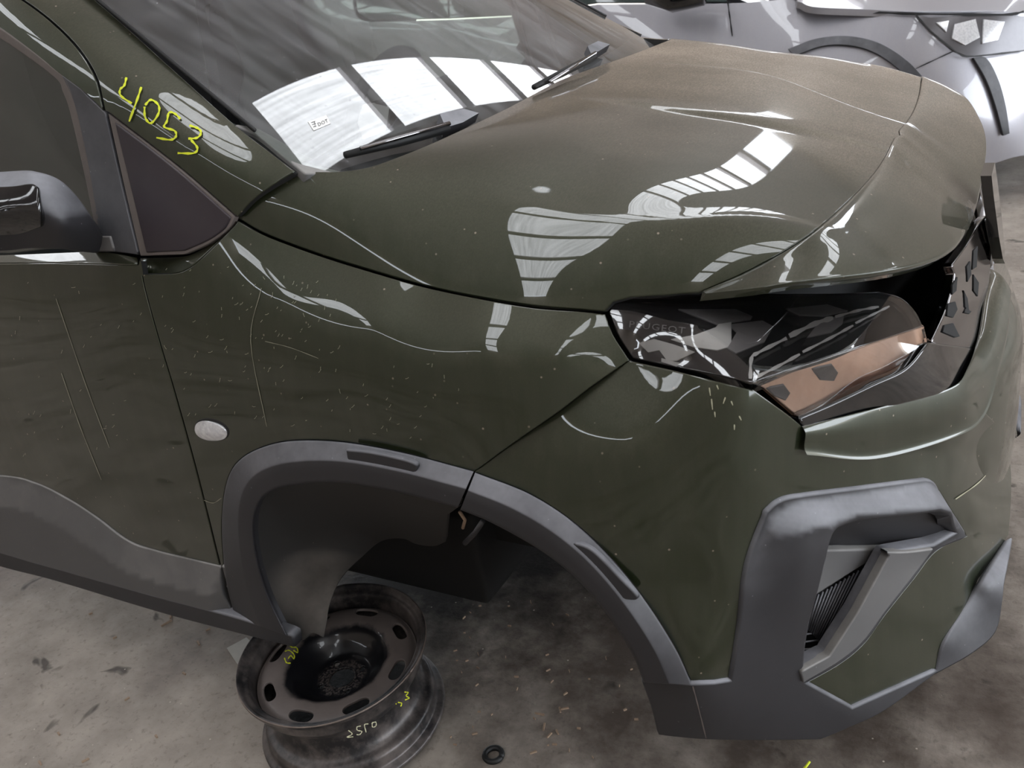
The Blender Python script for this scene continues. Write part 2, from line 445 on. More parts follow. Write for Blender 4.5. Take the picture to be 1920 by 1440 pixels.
def floor_mat():
    b = NB('stained_shaded_concrete')
    big = b.noise(1.3, 6, .62); med = b.noise(6, 6, .65); fine = b.noise(60, 4, .7)
    base = b.mix(b.ramp(med, .3, .7), lin((136, 127, 118)), lin((172, 162, 151)))
    base = b.mix(b.ramp(big, .50, .70), base, lin((102, 91, 83)))
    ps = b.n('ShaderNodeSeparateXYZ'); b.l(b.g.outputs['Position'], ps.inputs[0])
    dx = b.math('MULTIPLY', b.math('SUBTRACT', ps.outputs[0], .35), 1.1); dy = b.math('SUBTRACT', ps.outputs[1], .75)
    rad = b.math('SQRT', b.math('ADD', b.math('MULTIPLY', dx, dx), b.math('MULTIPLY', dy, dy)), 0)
    brown_patch = b.ramp(b.math('ADD', rad, b.ramp(med, .3, .7, -.25, .25)), .35, .95, .85, 0)
    base = b.mix(brown_patch, base, lin((68, 57, 49)))  # darker, browner patch of floor around the van front
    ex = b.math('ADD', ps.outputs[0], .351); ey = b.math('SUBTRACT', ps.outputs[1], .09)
    rim_shade = b.ramp(b.math('SQRT', b.math('ADD', b.math('MULTIPLY', ex, ex), b.math('MULTIPLY', ey, ey)), 0), .17, .20, .97, 0)
    base = b.mix(rim_shade, base, lin((7, 6, 5)))  # floor colour blackened inside the rim in place of its shade
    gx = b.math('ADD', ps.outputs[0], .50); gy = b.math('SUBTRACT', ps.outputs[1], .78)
    engine_shade = b.ramp(b.math('ADD', b.math('SQRT', b.math('ADD', b.math('MULTIPLY', gx, gx), b.math('MULTIPLY', gy, gy)), 0), b.ramp(med, .3, .7, -.12, .12)), .30, .62, .95, 0)
    base = b.mix(engine_shade, base, lin((24, 20, 18)))  # painted shade: floor under the engine fades towards black
    st = b.ramp(b.noise(9, 3, .5, (1, 1, 1), .6), .66, .72)
    base = b.mix(b.math('MULTIPLY', st, .75), base, lin((48, 44, 41)))
    base = b.mix(b.ramp(fine, .55, .75, 0, .5), base, lin((70, 64, 60)))
    vor = b.n('ShaderNodeTexVoronoi'); vor.inputs['Scale'].default_value = 38; b.l(b.g.outputs['Position'], vor.inputs['Vector'])
    pick = b.n('ShaderNodeSeparateColor'); b.l(vor.outputs['Color'], pick.inputs[0])
    sp = b.math('MULTIPLY', b.ramp(vor.outputs['Distance'], .05, .1, 1, 0), b.ramp(pick.outputs[0], .8, .82))
    base = b.mix(sp, base, lin((190, 178, 165)))
    b.set(Base_Color=base, Roughness=b.ramp(big, .4, .7, .8, .62), Specular_IOR_Level=.22); b.bump(b.math('ADD', fine, med), .35, .006); return b.m
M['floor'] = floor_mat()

# ------------------------------------------------------------------ the hall
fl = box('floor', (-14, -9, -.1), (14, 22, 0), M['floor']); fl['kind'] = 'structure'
M['roof'] = simple('dark_roof_sheet', (186, 181, 183), .8, var=.2, scale=2)
M['wall'] = simple('hall_wall', (158, 148, 138), .9, var=.25, scale=1.2)
RZ = 8.0
rows = []
SKX = [-12.8, -10.4, -5.6, -.8, 3.7, 8.6]; SKY1 = {-5.6: 1.6, -10.4: 2.2, -12.8: 2.2}; SKW = .45  # the two rearmost skylight rows are added, unseen, to brighten the belt ledge
# ceiling built as strips of roof sheet between the skylight rows
ce = []
xs = [-14]+[v for c in SKX for v in (c-SKW, c+SKW)]+[14]
V = []; Fc = []
for a, b_ in zip(xs[0::2], xs[1::2]):
    k = len(V); V += [(a, -9, RZ), (b_, -9, RZ), (b_, 22, RZ), (a, 22, RZ)]; Fc.append((k+3, k+2, k+1, k))
cl = mk('ceiling', V, Fc, M['roof'], smooth=False); cl['kind'] = 'structure'
bar_y = [-9+.0]
PUR = 2.2
for ci, c in enumerate(SKX):
    y = -8.9; j = 0
    while y+PUR-.28 < SKY1.get(c, 21):
        s = mk('roof_skylight', [(c-SKW, y, RZ+.02), (c+SKW, y, RZ+.02), (c+SKW, y+PUR-.28, RZ+.02), (c-SKW, y+PUR-.28, RZ+.02)], [(3, 2, 1, 0)], M['skylight'], cl, smooth=False)  # the rows at -12.8 and -10.4 are the added, unseen ones
        bx = box('purlin', (c-SKW, y+PUR-.28, RZ-.1), (c+SKW, y+PUR, RZ+.05), M['roof'], cl)
        y += PUR
    if c in SKY1:
        o = mk('ceiling_sheet', [(c-SKW, y-.01, RZ), (c+SKW, y-.01, RZ), (c+SKW, 22, RZ), (c-SKW, 22, RZ)], [(3, 2, 1, 0)], M['roof'], cl, smooth=False)
for nm, mn, mx in (('wall_back', (-14, 22, 2.2), (14, 22.2, RZ)), ('wall_back', (2, 22, 0), (14, 22.2, 2.2)), ('wall_left', (-14.2, -9, 0), (-14, 5, RZ)), ('wall_left', (-14.2, 5, 5), (-14, 22, RZ)), ('wall_near', (-14, -9.2, 0), (14, -9, 6.8)), ('wall_near', (-14, -9.2, 7.1), (14, -9, RZ)), ('wall_near', (-2.2, -9.2, 6.8), (14, -9, 7.1)),
                   ('wall_front', (14, -9, 5.6), (14.2, 22, RZ)), ('wall_front', (14, -9, 0), (14.2, -7, 5.6)), ('wall_front', (14, 14, 0), (14.2, 22, 5.6))):
    o = box(nm, mn, mx, M['wall']); o['kind'] = 'structure'
M['yard'] = simple('sunlit_yard', (170, 160, 146), .9, var=.15, scale=2)
for mn, mx in (((14, -30, -.15), (60, 45, -.01)), ((-60, -30, -.15), (-14, 45, -.01)), ((-14, 22, -.15), (14, 60, -.01)), ((-14, -60, -.15), (14, -9.2, -.01))):
    o = box('ground', mn, mx, M['yard']); o['kind'] = 'structure'
# ------------------------------------------------------------------ the green van
van = empty('van', (0, .92, 0), 'dark green van with dusty bonnet, broken headlight area and no front wheel', 'van')

F_side = Field([(0, 490, .03), (130, 490, .026), (258, 492, .022), (0, 690, .002), (300, 680, .0), (0, 890, .0), (180, 890, -.002), (370, 890, -.002),
    (0, 1045, .03), (200, 1100, .03), (415, 1060, .008), (420, 1150, .02),
    (448, 408, .09), (600, 474, .095), (800, 533, .10), (1000, 570, .11), (1130, 580, .14),
    (360, 520, .032), (520, 560, .034), (700, 600, .036), (900, 640, .046), (1050, 660, .07), (1183, 675, .115),
    (450, 700, .002), (640, 720, .0), (800, 760, .004), (950, 790, .018), (1080, 760, .055),
    (420, 850, -.002), (640, 825, -.004), (890, 885, .0), (1000, 930, .0), (1200, 1110, .0), (1297, 1285, .01), (700, 1000, -.004), (700, 1200, .01)], 1e-6)
BUMP_PINS = [(1183, 675, .115), (1050, 775, .055), (890, 885, .0), (1000, 930, .0), (1200, 1110, .0), (1297, 1285, .01),
    (1180, 850, .035), (1300, 720, .092), (1405, 740, .105), (1300, 900, .05), (1400, 900, .088), (1300, 1100, .035), (1390, 1100, .07), (1385, 1275, .065),
    (1240, 1380, .05), (1320, 1385, .06), (1210, 1280, .02),
    (1500, 820, .17), (1500, 1000, .165), (1510, 1270, .16), (1600, 850, .26), (1600, 1000, .255), (1600, 1230, .24), (1740, 850, .42), (1740, 930, .40), (1740, 1050, .40), (1740, 1200, .38),
    (1815, 880, .55), (1815, 1000, .51), (1820, 1100, .5), (1890, 860, .85), (1885, 930, .75), (1890, 1000, .72), (1876, 1090, .62), (1868, 1170, .56), (1780, 1265, .42), (1590, 1340, .22), (1560, 1370, .2), (1842, 768, .585)]
F_bump = Field(BUMP_PINS, 2e-6)
F_up = Field([(0, 475, .06), (190, 455, .05), (258, 480, .04), (0, 60, .12), (200, 208, .10), (440, 405, .086), (350, 475, .05), (262, 478, .04), (-150, -60, .15), (-150, 480, .065), (-480, -230, .21), (-480, 480, .10)], 1e-6)
pil_lo = [(445, 405, .086), (320, 303, .090), (205, 208, .097), (110, 138, .106), (0, 55, .12), (-230, -95, .155)]
pil_hi = [(553, 321, .137), (437, 230, .168), (330, 134, .20), (180, 0, .245), (40, -115, .285), (-100, -232, .325)]
pp_ = []
lo_, hi_ = np.array(S(*pil_lo, n=5)), np.array(S(*pil_hi, n=5))
for k, (a, b) in enumerate(zip(lo_, hi_)):
    bl = float(np.interp(k, [0, 5, 10, 25], [.008, .018, .022, .028]))
    for t in np.linspace(0, 1, 9): pp_.append((a[0]+(b[0]-a[0])*t, a[1]+(b[1]-a[1])*t, a[2]+(b[2]-a[2])*t-bl*4*t*(1-t)))
F_pil = Field(pp_, 2e-3)

# --- hood: cross-sections across the van
def smooth1(f, wdt=61):
    xs_ = np.linspace(-.6, 1.0, 401); ys_ = f(xs_); k = np.hanning(wdt); k /= k.sum(); h = wdt//2
    ysm = np.convolve(np.pad(ys_, h, mode='reflect', reflect_type='odd'), k, 'valid')
    return lambda x: np.interp(x, xs_, ysm)
def knots(X, Y): return smooth1(lambda x: np.interp(x, X, Y))
hood_mid = knots([-.35, -.1, .06, .2, .35, .48, .62, .75], [1.2387, 1.2127, 1.2015, 1.1862, 1.156, 1.1083, 1.0576, 1.0083])
hood_pow = knots([-.30, -.17, -.05, .08, .25, .45, .6], [3.5777, 3.2271, 2.5596, 2.1733, 2.0826, 2.6355, 3.084])
hood_dip = knots([-.05, .1, .25, .4, .6], [0, 0.0007, 0.0137, 0.0103, 0.0071])
hood_r1 = knots([-.05, .2, .42, .55], [0.1893, 0.2151, 0.2292, 0.3235])
hood_r2 = knots([.05, .3, .55], [0.7134, 0.6968, 0.8018])
hood_rim = knots([-.35, -.29, -.14, .06, .24, .34, .48, .62, .75], [1.1631, 1.1215, 1.0754, 1.0353, 1.0075, 0.997, 1.0188, 0.9754, 0.94])
hood_side = knots([-.35, -.29, -.14, .06, .24, .34, .48, .6, .7], [.09, .09, .095, .10, .115, .14, .185, .23, .26])
def hood_z(x, y):
    y = np.where(y > .92, WID-y, y)
    s = np.clip((y-hood_side(x))/(.92-hood_side(x)), -.02, 1)
    z = hood_rim(x)+(hood_mid(x)-hood_rim(x))*(1-(1-s)**np.exp(hood_pow(x)))
    a = y-hood_r1(x); b = hood_r2(x)-y
    sp = lambda t: .5*(t+np.sqrt(t*t+.008**2))
    dep = (1-np.exp(-sp(a)/0.0201))*(1-np.exp(-sp(b)/0.004))
    return z-hood_dip(x)*dep
def hood_hit(uv):
    out = []
    for u, v in uv:
        r = ray(u, v); t = np.linspace(1.0, 3.6, 1400); P = CAM+t[:, None]*r
        g = P[:, 2]-hood_z(P[:, 0], P[:, 1]); i = np.where((g[:-1] > 0) & (g[1:] <= 0))[0]
        i = i[0] if len(i) else int(np.argmin(np.abs(g)))
        g0, g1 = g[i], g[min(i+1, len(g)-1)]
        tt = t[i]+(t[1]-t[0])*(g0/(g0-g1) if g0 != g1 else 0); out.append(CAM+tt*r)
    return np.array(out)
gap_px = S((448, 408), (500, 437), (600, 474), (700, 505), (800, 533), (900, 554), (1000, 570), (1100, 578), (1132, 580))
front_px = S((1310, 546), (1400, 506), (1500, 449), (1580, 384), (1640, 320), (1672, 265), (1686, 225))
HGAP = hood_hit(gap_px)
HNOTCH = hood_hit([(1132, 580), (1148, 563), (1180, 554), (1250, 550), (1310, 546)])
HFR = hood_hit(front_px); HFR[0] = HNOTCH[-1]
k_ = np.where(HFR[:, 1] > .90)[0]; HFR = HFR[:k_[0]] if len(k_) else HFR
xm = HFR[-1][0]+.006; HFR = np.vstack([HFR, [[xm, .92, float(hood_z(np.array([xm]), np.array([.92]))[0])]]])
print('hood front end', HFR[-2:])
HLEFT = np.array([at(u, v, y=yy) for u, v, yy in ((448, 406, .092), (475, 378, .10), (512, 350, .115), (555, 322, .135))])
HREAR = hood_hit(S((555, 322), (600, 323.5), (645, 322), (700, 312), (790, 278), (870, 242), (950, 204), (1010, 172), (1050, 151)))
HREAR = HREAR[HREAR[:, 1] < .90]; HREAR = np.vstack([HREAR, [[HREAR[-1][0]+.004, .92, 0]]])
print('hood rear', HREAR[[0, 8, 16, -1]])
HLEFT = hood_hit([(450, 406), (475, 378), (512, 350), (555, 322)])
half = [tuple(p[:2]) for p in S(*[h[:2] for h in HLEFT], n=4)]+[tuple(h[:2]) for h in HREAR[1:]]
fro = [tuple(p[:2]) for p in HGAP]+[tuple(p[:2]) for p in HNOTCH[1:]]+[tuple(p[:2]) for p in HFR[1:]]
near = np.array(list(reversed(half))+fro)
near = near[np.concatenate([[True], np.linalg.norm(np.diff(near, axis=0), axis=1) > .002])]               # centre rear -> corner -> gap -> centre front
far = near[::-1].copy(); far[:, 1] = WID-far[:, 1]
hood_ol = np.vstack([near, far[1:-1]])
keep = [0]
for k in range(1, len(hood_ol)):
    if np.linalg.norm(hood_ol[k]-hood_ol[keep[-1]]) > .002: keep.append(k)
hood_ol = hood_ol[keep]
def zfield_panel(name, zf, ol, mat, parent, step, thick, r):
    ol = resample(ol, step*.7)
    v2, T, LI = cdt(ol, step)
    e = .0015
    z = zf(v2[:, 0], v2[:, 1]); gx = (zf(v2[:, 0]+e, v2[:, 1])-zf(v2[:, 0]-e, v2[:, 1]))/(2*e); gy = (zf(v2[:, 0], v2[:, 1]+e)-zf(v2[:, 0], v2[:, 1]-e))/(2*e)
    N = np.stack([-gx, -gy, np.ones(len(z))], 1); N /= np.linalg.norm(N, axis=1)[:, None]
    return finish(name, np.column_stack([v2, z]), N, T, LI, mat, parent, thick, r)
hood = zfield_panel('hood', hood_z, hood_ol, M['paint'], van, .0085, .02, .003)

# --- sides
G_DOOR = S((262, 490), (272, 545), (300, 645), (330, 745), (370, 890), (413, 1062))
G_BUMP = S((1180, 675), (1110, 724), (1050, 770), (960, 832), (889, 885))
ARCH_O1 = S((420, 1062), (416, 980), (425, 905), (450, 862), (500, 836), (560, 826), (650, 830), (760, 850), (889, 885))
ARCH_I1 = S((540, 1192), (505, 1120), (482, 1045), (476, 985), (485, 945), (510, 920), (560, 908), (640, 905), (740, 922), (858, 952))
ARCH_O2 = S((891, 886), (1000, 930), (1100, 1000), (1190, 1100), (1260, 1205), (1298, 1284))
ARCH_I2 = S((863, 956), (925, 982), (1010, 1030), (1080, 1085), (1140, 1155), (1185, 1225), (1207, 1279))
BELT_F = S((263, 515), (325, 513), (352, 504), (380, 482), (432, 430), (446, 414))
fender = join(BELT_F, S((446, 414), (500, 443), (600, 480), (700, 511), (800, 539), (900, 560), (1000, 577), (1090, 584), (1135, 589)), S((1135, 589), (1150, 628), (1180, 675)), G_BUMP, ARCH_O1[::-1], L((420, 1062), (413, 1062)), G_DOOR[::-1])
panel('front_fender', F_side, fender, M['paint'], van, step=14, mirror=True)
F_ledge = Field([(263, 515, .031), (325, 513, .034), (352, 504, .037), (380, 482, .047), (432, 430, .08), (446, 414, .089), (263, 482, .050), (345, 479, .056), (390, 458, .076), (428, 428, .096), (-40, 494, .033), (258, 492, .026), (100, 474, .047), (-40, 474, .052), (205, 469, .047)], 1e-6)
panel('belt_ledge', F_ledge, join(S((263, 482), (345, 479), (392, 456), (425, 430), (440, 414)), L((440, 414), (446, 414)), BELT_F[::-1]), M['paint'], van, step=10, mirror=True)
door = join(L((-150, 497), (0, 494), (100, 493), (258, 497)), G_DOOR[1:], S((413, 1062), (350, 1047), (290, 1032), (240, 1014), (180, 970), (120, 932), (60, 904), (0, 892), (-150, 880)))
panel('front_door', F_side, door, M['paint'], van, mirror=True)
panel('door_ledge', F_ledge, join(L((-150, 474), (0, 477), (190, 469), (258, 481), (261, 497)), L((258, 497), (100, 493), (0, 494), (-150, 497))), M['paint'], van, step=10, mirror=True)
clad = join(S((-150, 880), (0, 892), (60, 904), (120, 932), (180, 970), (240, 1014), (290, 1032), (350, 1047), (413, 1062)), S((413, 1062), (421, 1095), (442, 1158)), S((442, 1158), (300, 1120), (100, 1064), (0, 1035), (-150, 990)))
panel('door_cladding', F_side, clad, M['plastic_grey'], van, off=.003, gap=1.5, r=.003, thick=.02, step=11, mirror=True, bump=lambda q: .022*np.clip((q[:, 1]-np.interp(q[:, 0], [-150, 0, 60, 120, 180, 240, 290, 350, 413], [880, 892, 904, 932, 970, 1014, 1032, 1047, 1062]))/46, 0, 1)*np.clip((440-q[:, 0])/30, .3, 1))
panel('sill_strip', F_side, join(S((-150, 990), (0, 1037), (100, 1066), (300, 1122), (442, 1160), (545, 1194)), L((545, 1194), (548, 1212)), S((548, 1212), (440, 1185), (300, 1148), (100, 1088), (0, 1062), (-150, 1015))), M['plastic'], van, off=.026, gap=1, r=.006, thick=.02, mirror=True)
panel('fender_end_cap', F_side, join(L((417, 1064), (436, 1068), (440, 1088), (424, 1090))), M['plastic_grey'], van, step=8, off=.008, gap=1, r=.004)

def arch(name, O, I, a0=.42):
    O = np.array(O); I = np.array(I); n = 60
    def rs(p):
        q = np.column_stack([p, np.zeros(len(p))]); return res3(q, n)[:, :2]
    O, I = rs(O), rs(I)
    rows = []
    for t, off in ((0, -.006), (0, .003), (.05, .006), (a0, .022), (a0+.08, .025), (.93, .025), (1, .020), (1, -.0)):
        P, N = F_arch.lift(O+(I-O)*t, off); rows.append(P)
    rows.append(rows[-1]+np.array([0, .012, 0]))
    return loft(name, rows, M['plastic'], van, n=n, sub=2, smooth_rows=False)
F_arch = Field([(420, 1062, .0), (416, 980, -.002), (450, 862, -.003), (560, 826, -.004), (650, 830, -.004), (760, 850, -.002), (890, 885, .0), (1000, 930, .0), (1100, 1000, 0), (1200, 1110, .0), (1297, 1285, .01),
    (540, 1192, .012), (480, 1030, .0), (500, 930, -.002), (640, 905, -.002), (858, 952, 0), (1010, 1030, 0), (1140, 1155, 0), (1207, 1279, .015), (440, 1150, .012)], 1e-6)
O1 = S((442, 1160), (424, 1090), (416, 985), (425, 905), (450, 862), (500, 836), (560, 826), (650, 830), (760, 850), (888, 884))
mirrored(arch('wheel_arch_trim', O1, ARCH_I1))
mirrored(arch('bumper_arch_trim', ARCH_O2, ARCH_I2))
for ol in (S((650, 846), (700, 852), (768, 868), (778, 880), (760, 902), (735, 905), (670, 890), (655, 868), (650, 846)), S((1075, 1020), (1110, 1035), (1160, 1085), (1192, 1120), (1170, 1122), (1140, 1110), (1105, 1070), (1075, 1020))):
    panel('arch_pad', F_arch, join(ol), M['plastic'], van, step=9, off=.0215, gap=1, r=.004, thick=.004, bstep=6)
F_liner = Field([(480, 1040, .03), (478, 960, .03), (500, 925, .035), (560, 908, .04), (740, 922, .05), (855, 952, .05), (838, 1015, .24), (780, 1020, .26), (700, 1015, .26), (640, 1080, .15), (612, 1150, .065), (605, 1192, .035), (545, 1190, .02), (560, 1030, .13)], 1e-6)
panel('wheel_arch_liner', F_liner, join(S((545, 1194), (505, 1120), (480, 1045), (472, 985), (482, 942), (508, 914), (560, 900), (640, 898), (740, 915), (862, 948)), L((862, 948), (838, 965), (834, 1016)), S((834, 1016), (812, 1024), (780, 1020), (755, 1010), (715, 1014), (680, 1042), (640, 1082), (618, 1130), (612, 1165), (606, 1194)), S((606, 1194), (585, 1186), (565, 1200), (545, 1194))), M['liner'], van, step=12, gap=0, mirror=True)

# --- bumper
bump_ol = join(G_BUMP, ARCH_O2, L((1300, 1284), (1340, 1283), (1374, 1277)), S((1374, 1277), (1390, 1180), (1404, 1065), (1440, 964)), S((1440, 964), (1462, 946), (1500, 936), (1620, 920), (1735, 904)), S((1735, 904), (1755, 914), (1785, 960), (1812, 1005)),
    S((1812, 1005), (1755, 1032), (1712, 1085), (1660, 1150), (1620, 1205), (1575, 1243), (1507, 1282)), L((1507, 1282), (1598, 1330), (1757, 1258)), S((1757, 1258), (1772, 1205), (1830, 1110), (1893, 1003)),
    S((1893, 1003), (1898, 930), (1895, 860), (1872, 800), (1844, 770)), S((1844, 766), (1790, 801), (1720, 827), (1640, 841), (1518, 834)), S((1518, 834), (1504, 800), (1412, 730)), S((1412, 732), (1330, 712), (1250, 692), (1182, 677)))
panel('front_bumper', F_bump, bump_ol, M['paint'], van, step=14, mirror=True)
R_in = row3((1502, 799, .172), (1640, 766, .30), (1780, 728, .47), (1815, 690, .56), (1835, 630, .70), (1846, 560, .82), (1852, 505, .92))
R_ri = row3((1508, 838, .165), (1640, 846, .29), (1790, 805, .47), (1842, 768, .58), (1868, 690, .68), (1885, 620, .80), (1893, 540, .92))
mid = (res3(R_in, 60)+res3(R_ri, 60))/2+np.array([.004, 0, .006])
loft('bumper_lip', [res3(R_in, 60)+np.array([0, 0, -.02]), R_in, mid, R_ri, res3(R_ri, 60)+np.array([.004, -.001, -.012])], M['paint'], van, n=60, sub=5, sym=True, ref=(2.5, .92, 3))
cs0 = res3(R_ri, 60); cs0 = cs0[cs0[:, 1] > .57]+np.array([-.004, 0, -.004])
def csr(x0, z, bow=.034): return np.array([(x0-bow*((.92-p[1])/.24)**2, p[1], z) for p in np.column_stack([np.zeros(24), np.linspace(.585, .92, 24), np.zeros(24)])])
loft('bumper_centre', [cs0, csr(.866, .66), csr(.873, .55), csr(.873, .42), csr(.862, .27)], M['paint'], van, n=40, sub=5, sym=True, ref=(6, .92, .8))

# vent surround and skid on the bumper corner
F_trim = F_bump
surround = join(S((1374, 1279), (1390, 1180), (1404, 1065), (1440, 962)), S((1440, 962), (1462, 944), (1500, 934), (1620, 918), (1737, 902)), S((1737, 902), (1755, 912), (1785, 960), (1812, 1005)),
    S((1812, 1005), (1755, 1032), (1712, 1085), (1660, 1150), (1620, 1205), (1575, 1243), (1507, 1282)), L((1507, 1282), (1598, 1331), (1758, 1259)), S((1758, 1259), (1660, 1330), (1590, 1364), (1540, 1385)), S((1540, 1385), (1420, 1387), (1320, 1386), (1237, 1378)), S((1237, 1378), (1225, 1330), (1207, 1281)), L((1207, 1281), (1298, 1287), (1340, 1285), (1374, 1279)))
def brow(q):
    vt = np.interp(q[:, 0], [1374, 1390, 1404, 1440, 1500, 1737, 1760, 1812], [1279, 1180, 1065, 962, 934, 902, 915, 1003])
    t = np.clip((q[:, 1]-vt)/46, 0, 1)
    wq = np.clip((q[:, 0]-1530)/60, 0, 1); m = np.clip((1250-q[:, 1])/250, 0, 1)*(1-wq)+np.clip((1012-q[:, 1])/70, 0, 1)*wq; k = np.clip((q[:, 0]-1405)/90, 0, 1)
    return .026*t*t*(3-2*t)*m*m*(3-2*m)*k*k*(3-2*k)
vent_hole = join(S((1566, 968), (1650, 956), (1738, 944)), L((1738, 944), (1764, 953), (1797, 1000), (1752, 1026), (1668, 1041)), L((1668, 1041), (1608, 1150), (1556, 1230), (1503, 1258)), L((1503, 1258), (1508, 1170), (1520, 1050)), S((1520, 1050), (1530, 1000), (1545, 976), (1566, 968)))
panel('vent_surround', F_trim, surround, M['plastic'], van, step=11, off=.006, gap=.5, r=.006, thick=.02, holes=[vent_hole], mirror=True, bump=brow)
F_vent = Field([(1530, 1030, .235), (1665, 1030, .37), (1660, 1060, .37), (1600, 1180, .295), (1502, 1260, .19), (1510, 1150, .205), (1580, 1090, .285), (1790, 1000, .50)], 1e-6)
F_rec = Field([(1566, 966, .215), (1650, 954, .30), (1738, 942, .39), (1790, 990, .47), (1530, 1034, .245), (1600, 1033, .315), (1666, 1034, .38), (1520, 1050, .215), (1740, 1026, .44)], 1e-5)
panel('vent_recess', F_rec, join(S((1545, 968), (1650, 950), (1745, 938)), L((1745, 938), (1800, 995), (1740, 1030), (1668, 1036), (1533, 1036), (1515, 1045), (1528, 1000), (1545, 968))), M['plastic'], van, step=12, gap=0)
F_col = Field([(1545, 968, .19), (1520, 1050, .185), (1506, 1170, .175), (1500, 1260, .17), (1556, 1000, .235), (1535, 1060, .235), (1524, 1170, .225), (1515, 1255, .20)], 1e-5)
panel('vent_back', F_vent, join(L((1515, 1025), (1680, 1025), (1675, 1070), (1600, 1200), (1550, 1240), (1495, 1270), (1500, 1180))), M['black'], van, step=12, gap=0, off=-.012)
for k in range(18):
    t = k/17
    a = np.array([1660-142*t, 1040+84*t]); b = np.array([1560-52*t, 1226-52*t])
    P, N = F_vent.lift(np.array([a, (a+b)/2, b]), .002)
    tube('vent_slat', list(P), .0019, M['plastic'], van, n=4)
for k in range(5):
    a = np.array([1506, 1190+14*k]); b = np.array([1512+9*(4-k), 1184+16*k]); P, N = F_vent.lift(np.array([a, b]), .0)
    tube('vent_rib', list(P), .002, M['plastic'], van, n=4)
panel('vent_fin', F_vent, join(L((1534, 1035), (1662, 1032), (1600, 1070), (1524, 1118), (1534, 1035))), M['plastic_grey'], van, step=10, off=.012, gap=1, r=.004, bstep=8)
panel('vent_flank', F_trim, join(S((1662, 1036), (1700, 1036), (1750, 1030)), S((1750, 1032), (1712, 1082), (1660, 1148), (1620, 1202), (1575, 1240), (1508, 1280)), L((1508, 1280), (1503, 1260), (1556, 1231), (1608, 1151), (1668, 1041), (1662, 1036))), M['plastic_grey'], van, step=11, off=.012, gap=2, r=.003)
F_skid = Field([(1893, 1010, .70), (1830, 1110, .50), (1772, 1205, .41), (1757, 1258, .39), (1882, 1080, .56), (1876, 1150, .52), (1845, 1195, .48), (1850, 1100, .51)], 1e-6)
panel('skid_corner', F_skid, join(S((1896, 1008), (1832, 1110), (1774, 1205), (1758, 1260)), S((1758, 1260), (1820, 1225), (1865, 1185), (1878, 1130), (1884, 1080), (1896, 1008))), M['plastic'], van, step=11, off=.002, gap=.5, r=.006, mirror=True)

strokes('trim_seam', F_trim, [[(1299, 1287), (1308, 1320), (1324, 1384)]], 3, M['seal'], van, .0085)
# --- nose panel and grille
HFRn = HFR.copy(); HFRn[:, 0] += .006; HFRn[:, 2] += .0
N2 = row3((1325, 551, {'z': 1.012}), (1420, 541, {'z': 1.022}), (1500, 529, {'z': 1.026}), (1650, 512, {'z': 1.006}), (1740, 492, {'z': .976}), (1790, 465, {'z': .952}), (1815, 430, {'z': .928}), (1830, 392, .92))
a, b = res3(HFRn, 60), res3(N2, 60)
wgt = np.linspace(0, 1, 60)[:, None]**.6
rowsn = [a+np.array([-.004, 0, -.012]), a, a+(b-a)*.3+np.array([0, 0, .007])*wgt, a+(b-a)*.65+np.array([.002, 0, .009])*wgt, a+(b-a)*.92+np.array([.003, 0, .005])*wgt, b, b+np.array([-.012, .002, -.012])]
loft('nose_panel', rowsn, M['paint'], van, n=60, sub=6, sym=True, ref=(2, .92, 5))
F_cav = Field([(1140, 575, .2), (1183, 690, .16), (1410, 740, .18), (1400, 545, .38), (1750, 490, .85), (1740, 650, .75), (1500, 800, .32), (1600, 600, .6)], 1e-6)
panel('lamp_cavity', F_cav, join(L((1130, 580), (1150, 550), (1310, 530), (1500, 505), (1750, 470), (1840, 440), (1840, 560), (1800, 700), (1640, 790), (1500, 815), (1400, 745), (1180, 700))), M['black'], van, step=25, gap=0, mirror=True)
F_gr = Field([(1745, 645, .47), (1790, 520, .64), (1850, 430, .90), (1852, 520, .86), (1834, 640, .70), (1785, 724, .49), (1815, 560, .72)], 1e-6)
panel('grille', F_gr, join(S((1748, 640), (1775, 580), (1790, 520), (1786, 498)), S((1786, 498), (1812, 462), (1838, 420), (1856, 400)), L((1856, 400), (1862, 440)), S((1862, 440), (1856, 520), (1846, 590), (1832, 642), (1815, 680)), L((1815, 680), (1748, 640))), M['chrome'], van, step=12, gap=1, r=.003, mirror=True)
for hx in ([(1778, 570), (1792, 566), (1796, 580), (1788, 595), (1776, 592)], [(1772, 610), (1788, 606), (1800, 630), (1792, 632), (1768, 622)], [(1813, 500), (1820, 490), (1822, 515), (1815, 528)], [(1808, 545), (1815, 560), (1818, 585), (1810, 575)], [(1812, 578), (1822, 584), (1818, 588), (1808, 586)], [(1786, 535), (1796, 520), (1794, 545), (1786, 552)], [(1826, 470), (1834, 462), (1832, 500), (1824, 505)], [(1826, 515), (1836, 530), (1834, 555), (1826, 545)]):
    panel('grille_cell', F_gr, join(L(*hx, hx[0])), M['black'], van, step=8, off=.0025, gap=.5, r=.001, thick=.002, bstep=6)
F_chan = Field([(1503, 787, .172), (1640, 724, .30), (1640, 768, .305), (1740, 640, .45), (1780, 727, .475), (1835, 640, .70), (1790, 660, .55)], 1e-6)
panel('lamp_lower_trim', F_chan, join(S((1503, 786), (1560, 762), (1640, 724), (1700, 694), (1742, 645)), L((1742, 645), (1830, 655)), S((1830, 655), (1812, 695), (1780, 729), (1640, 768), (1509, 797)), L((1509, 797), (1503, 786))), M['gloss'], van, step=11, gap=.5, r=.004, mirror=True)
sh = S((1852, 322), (1858, 350), (1858, 420), (1850, 455), (1838, 482), (1840, 430), (1846, 380), (1852, 322))
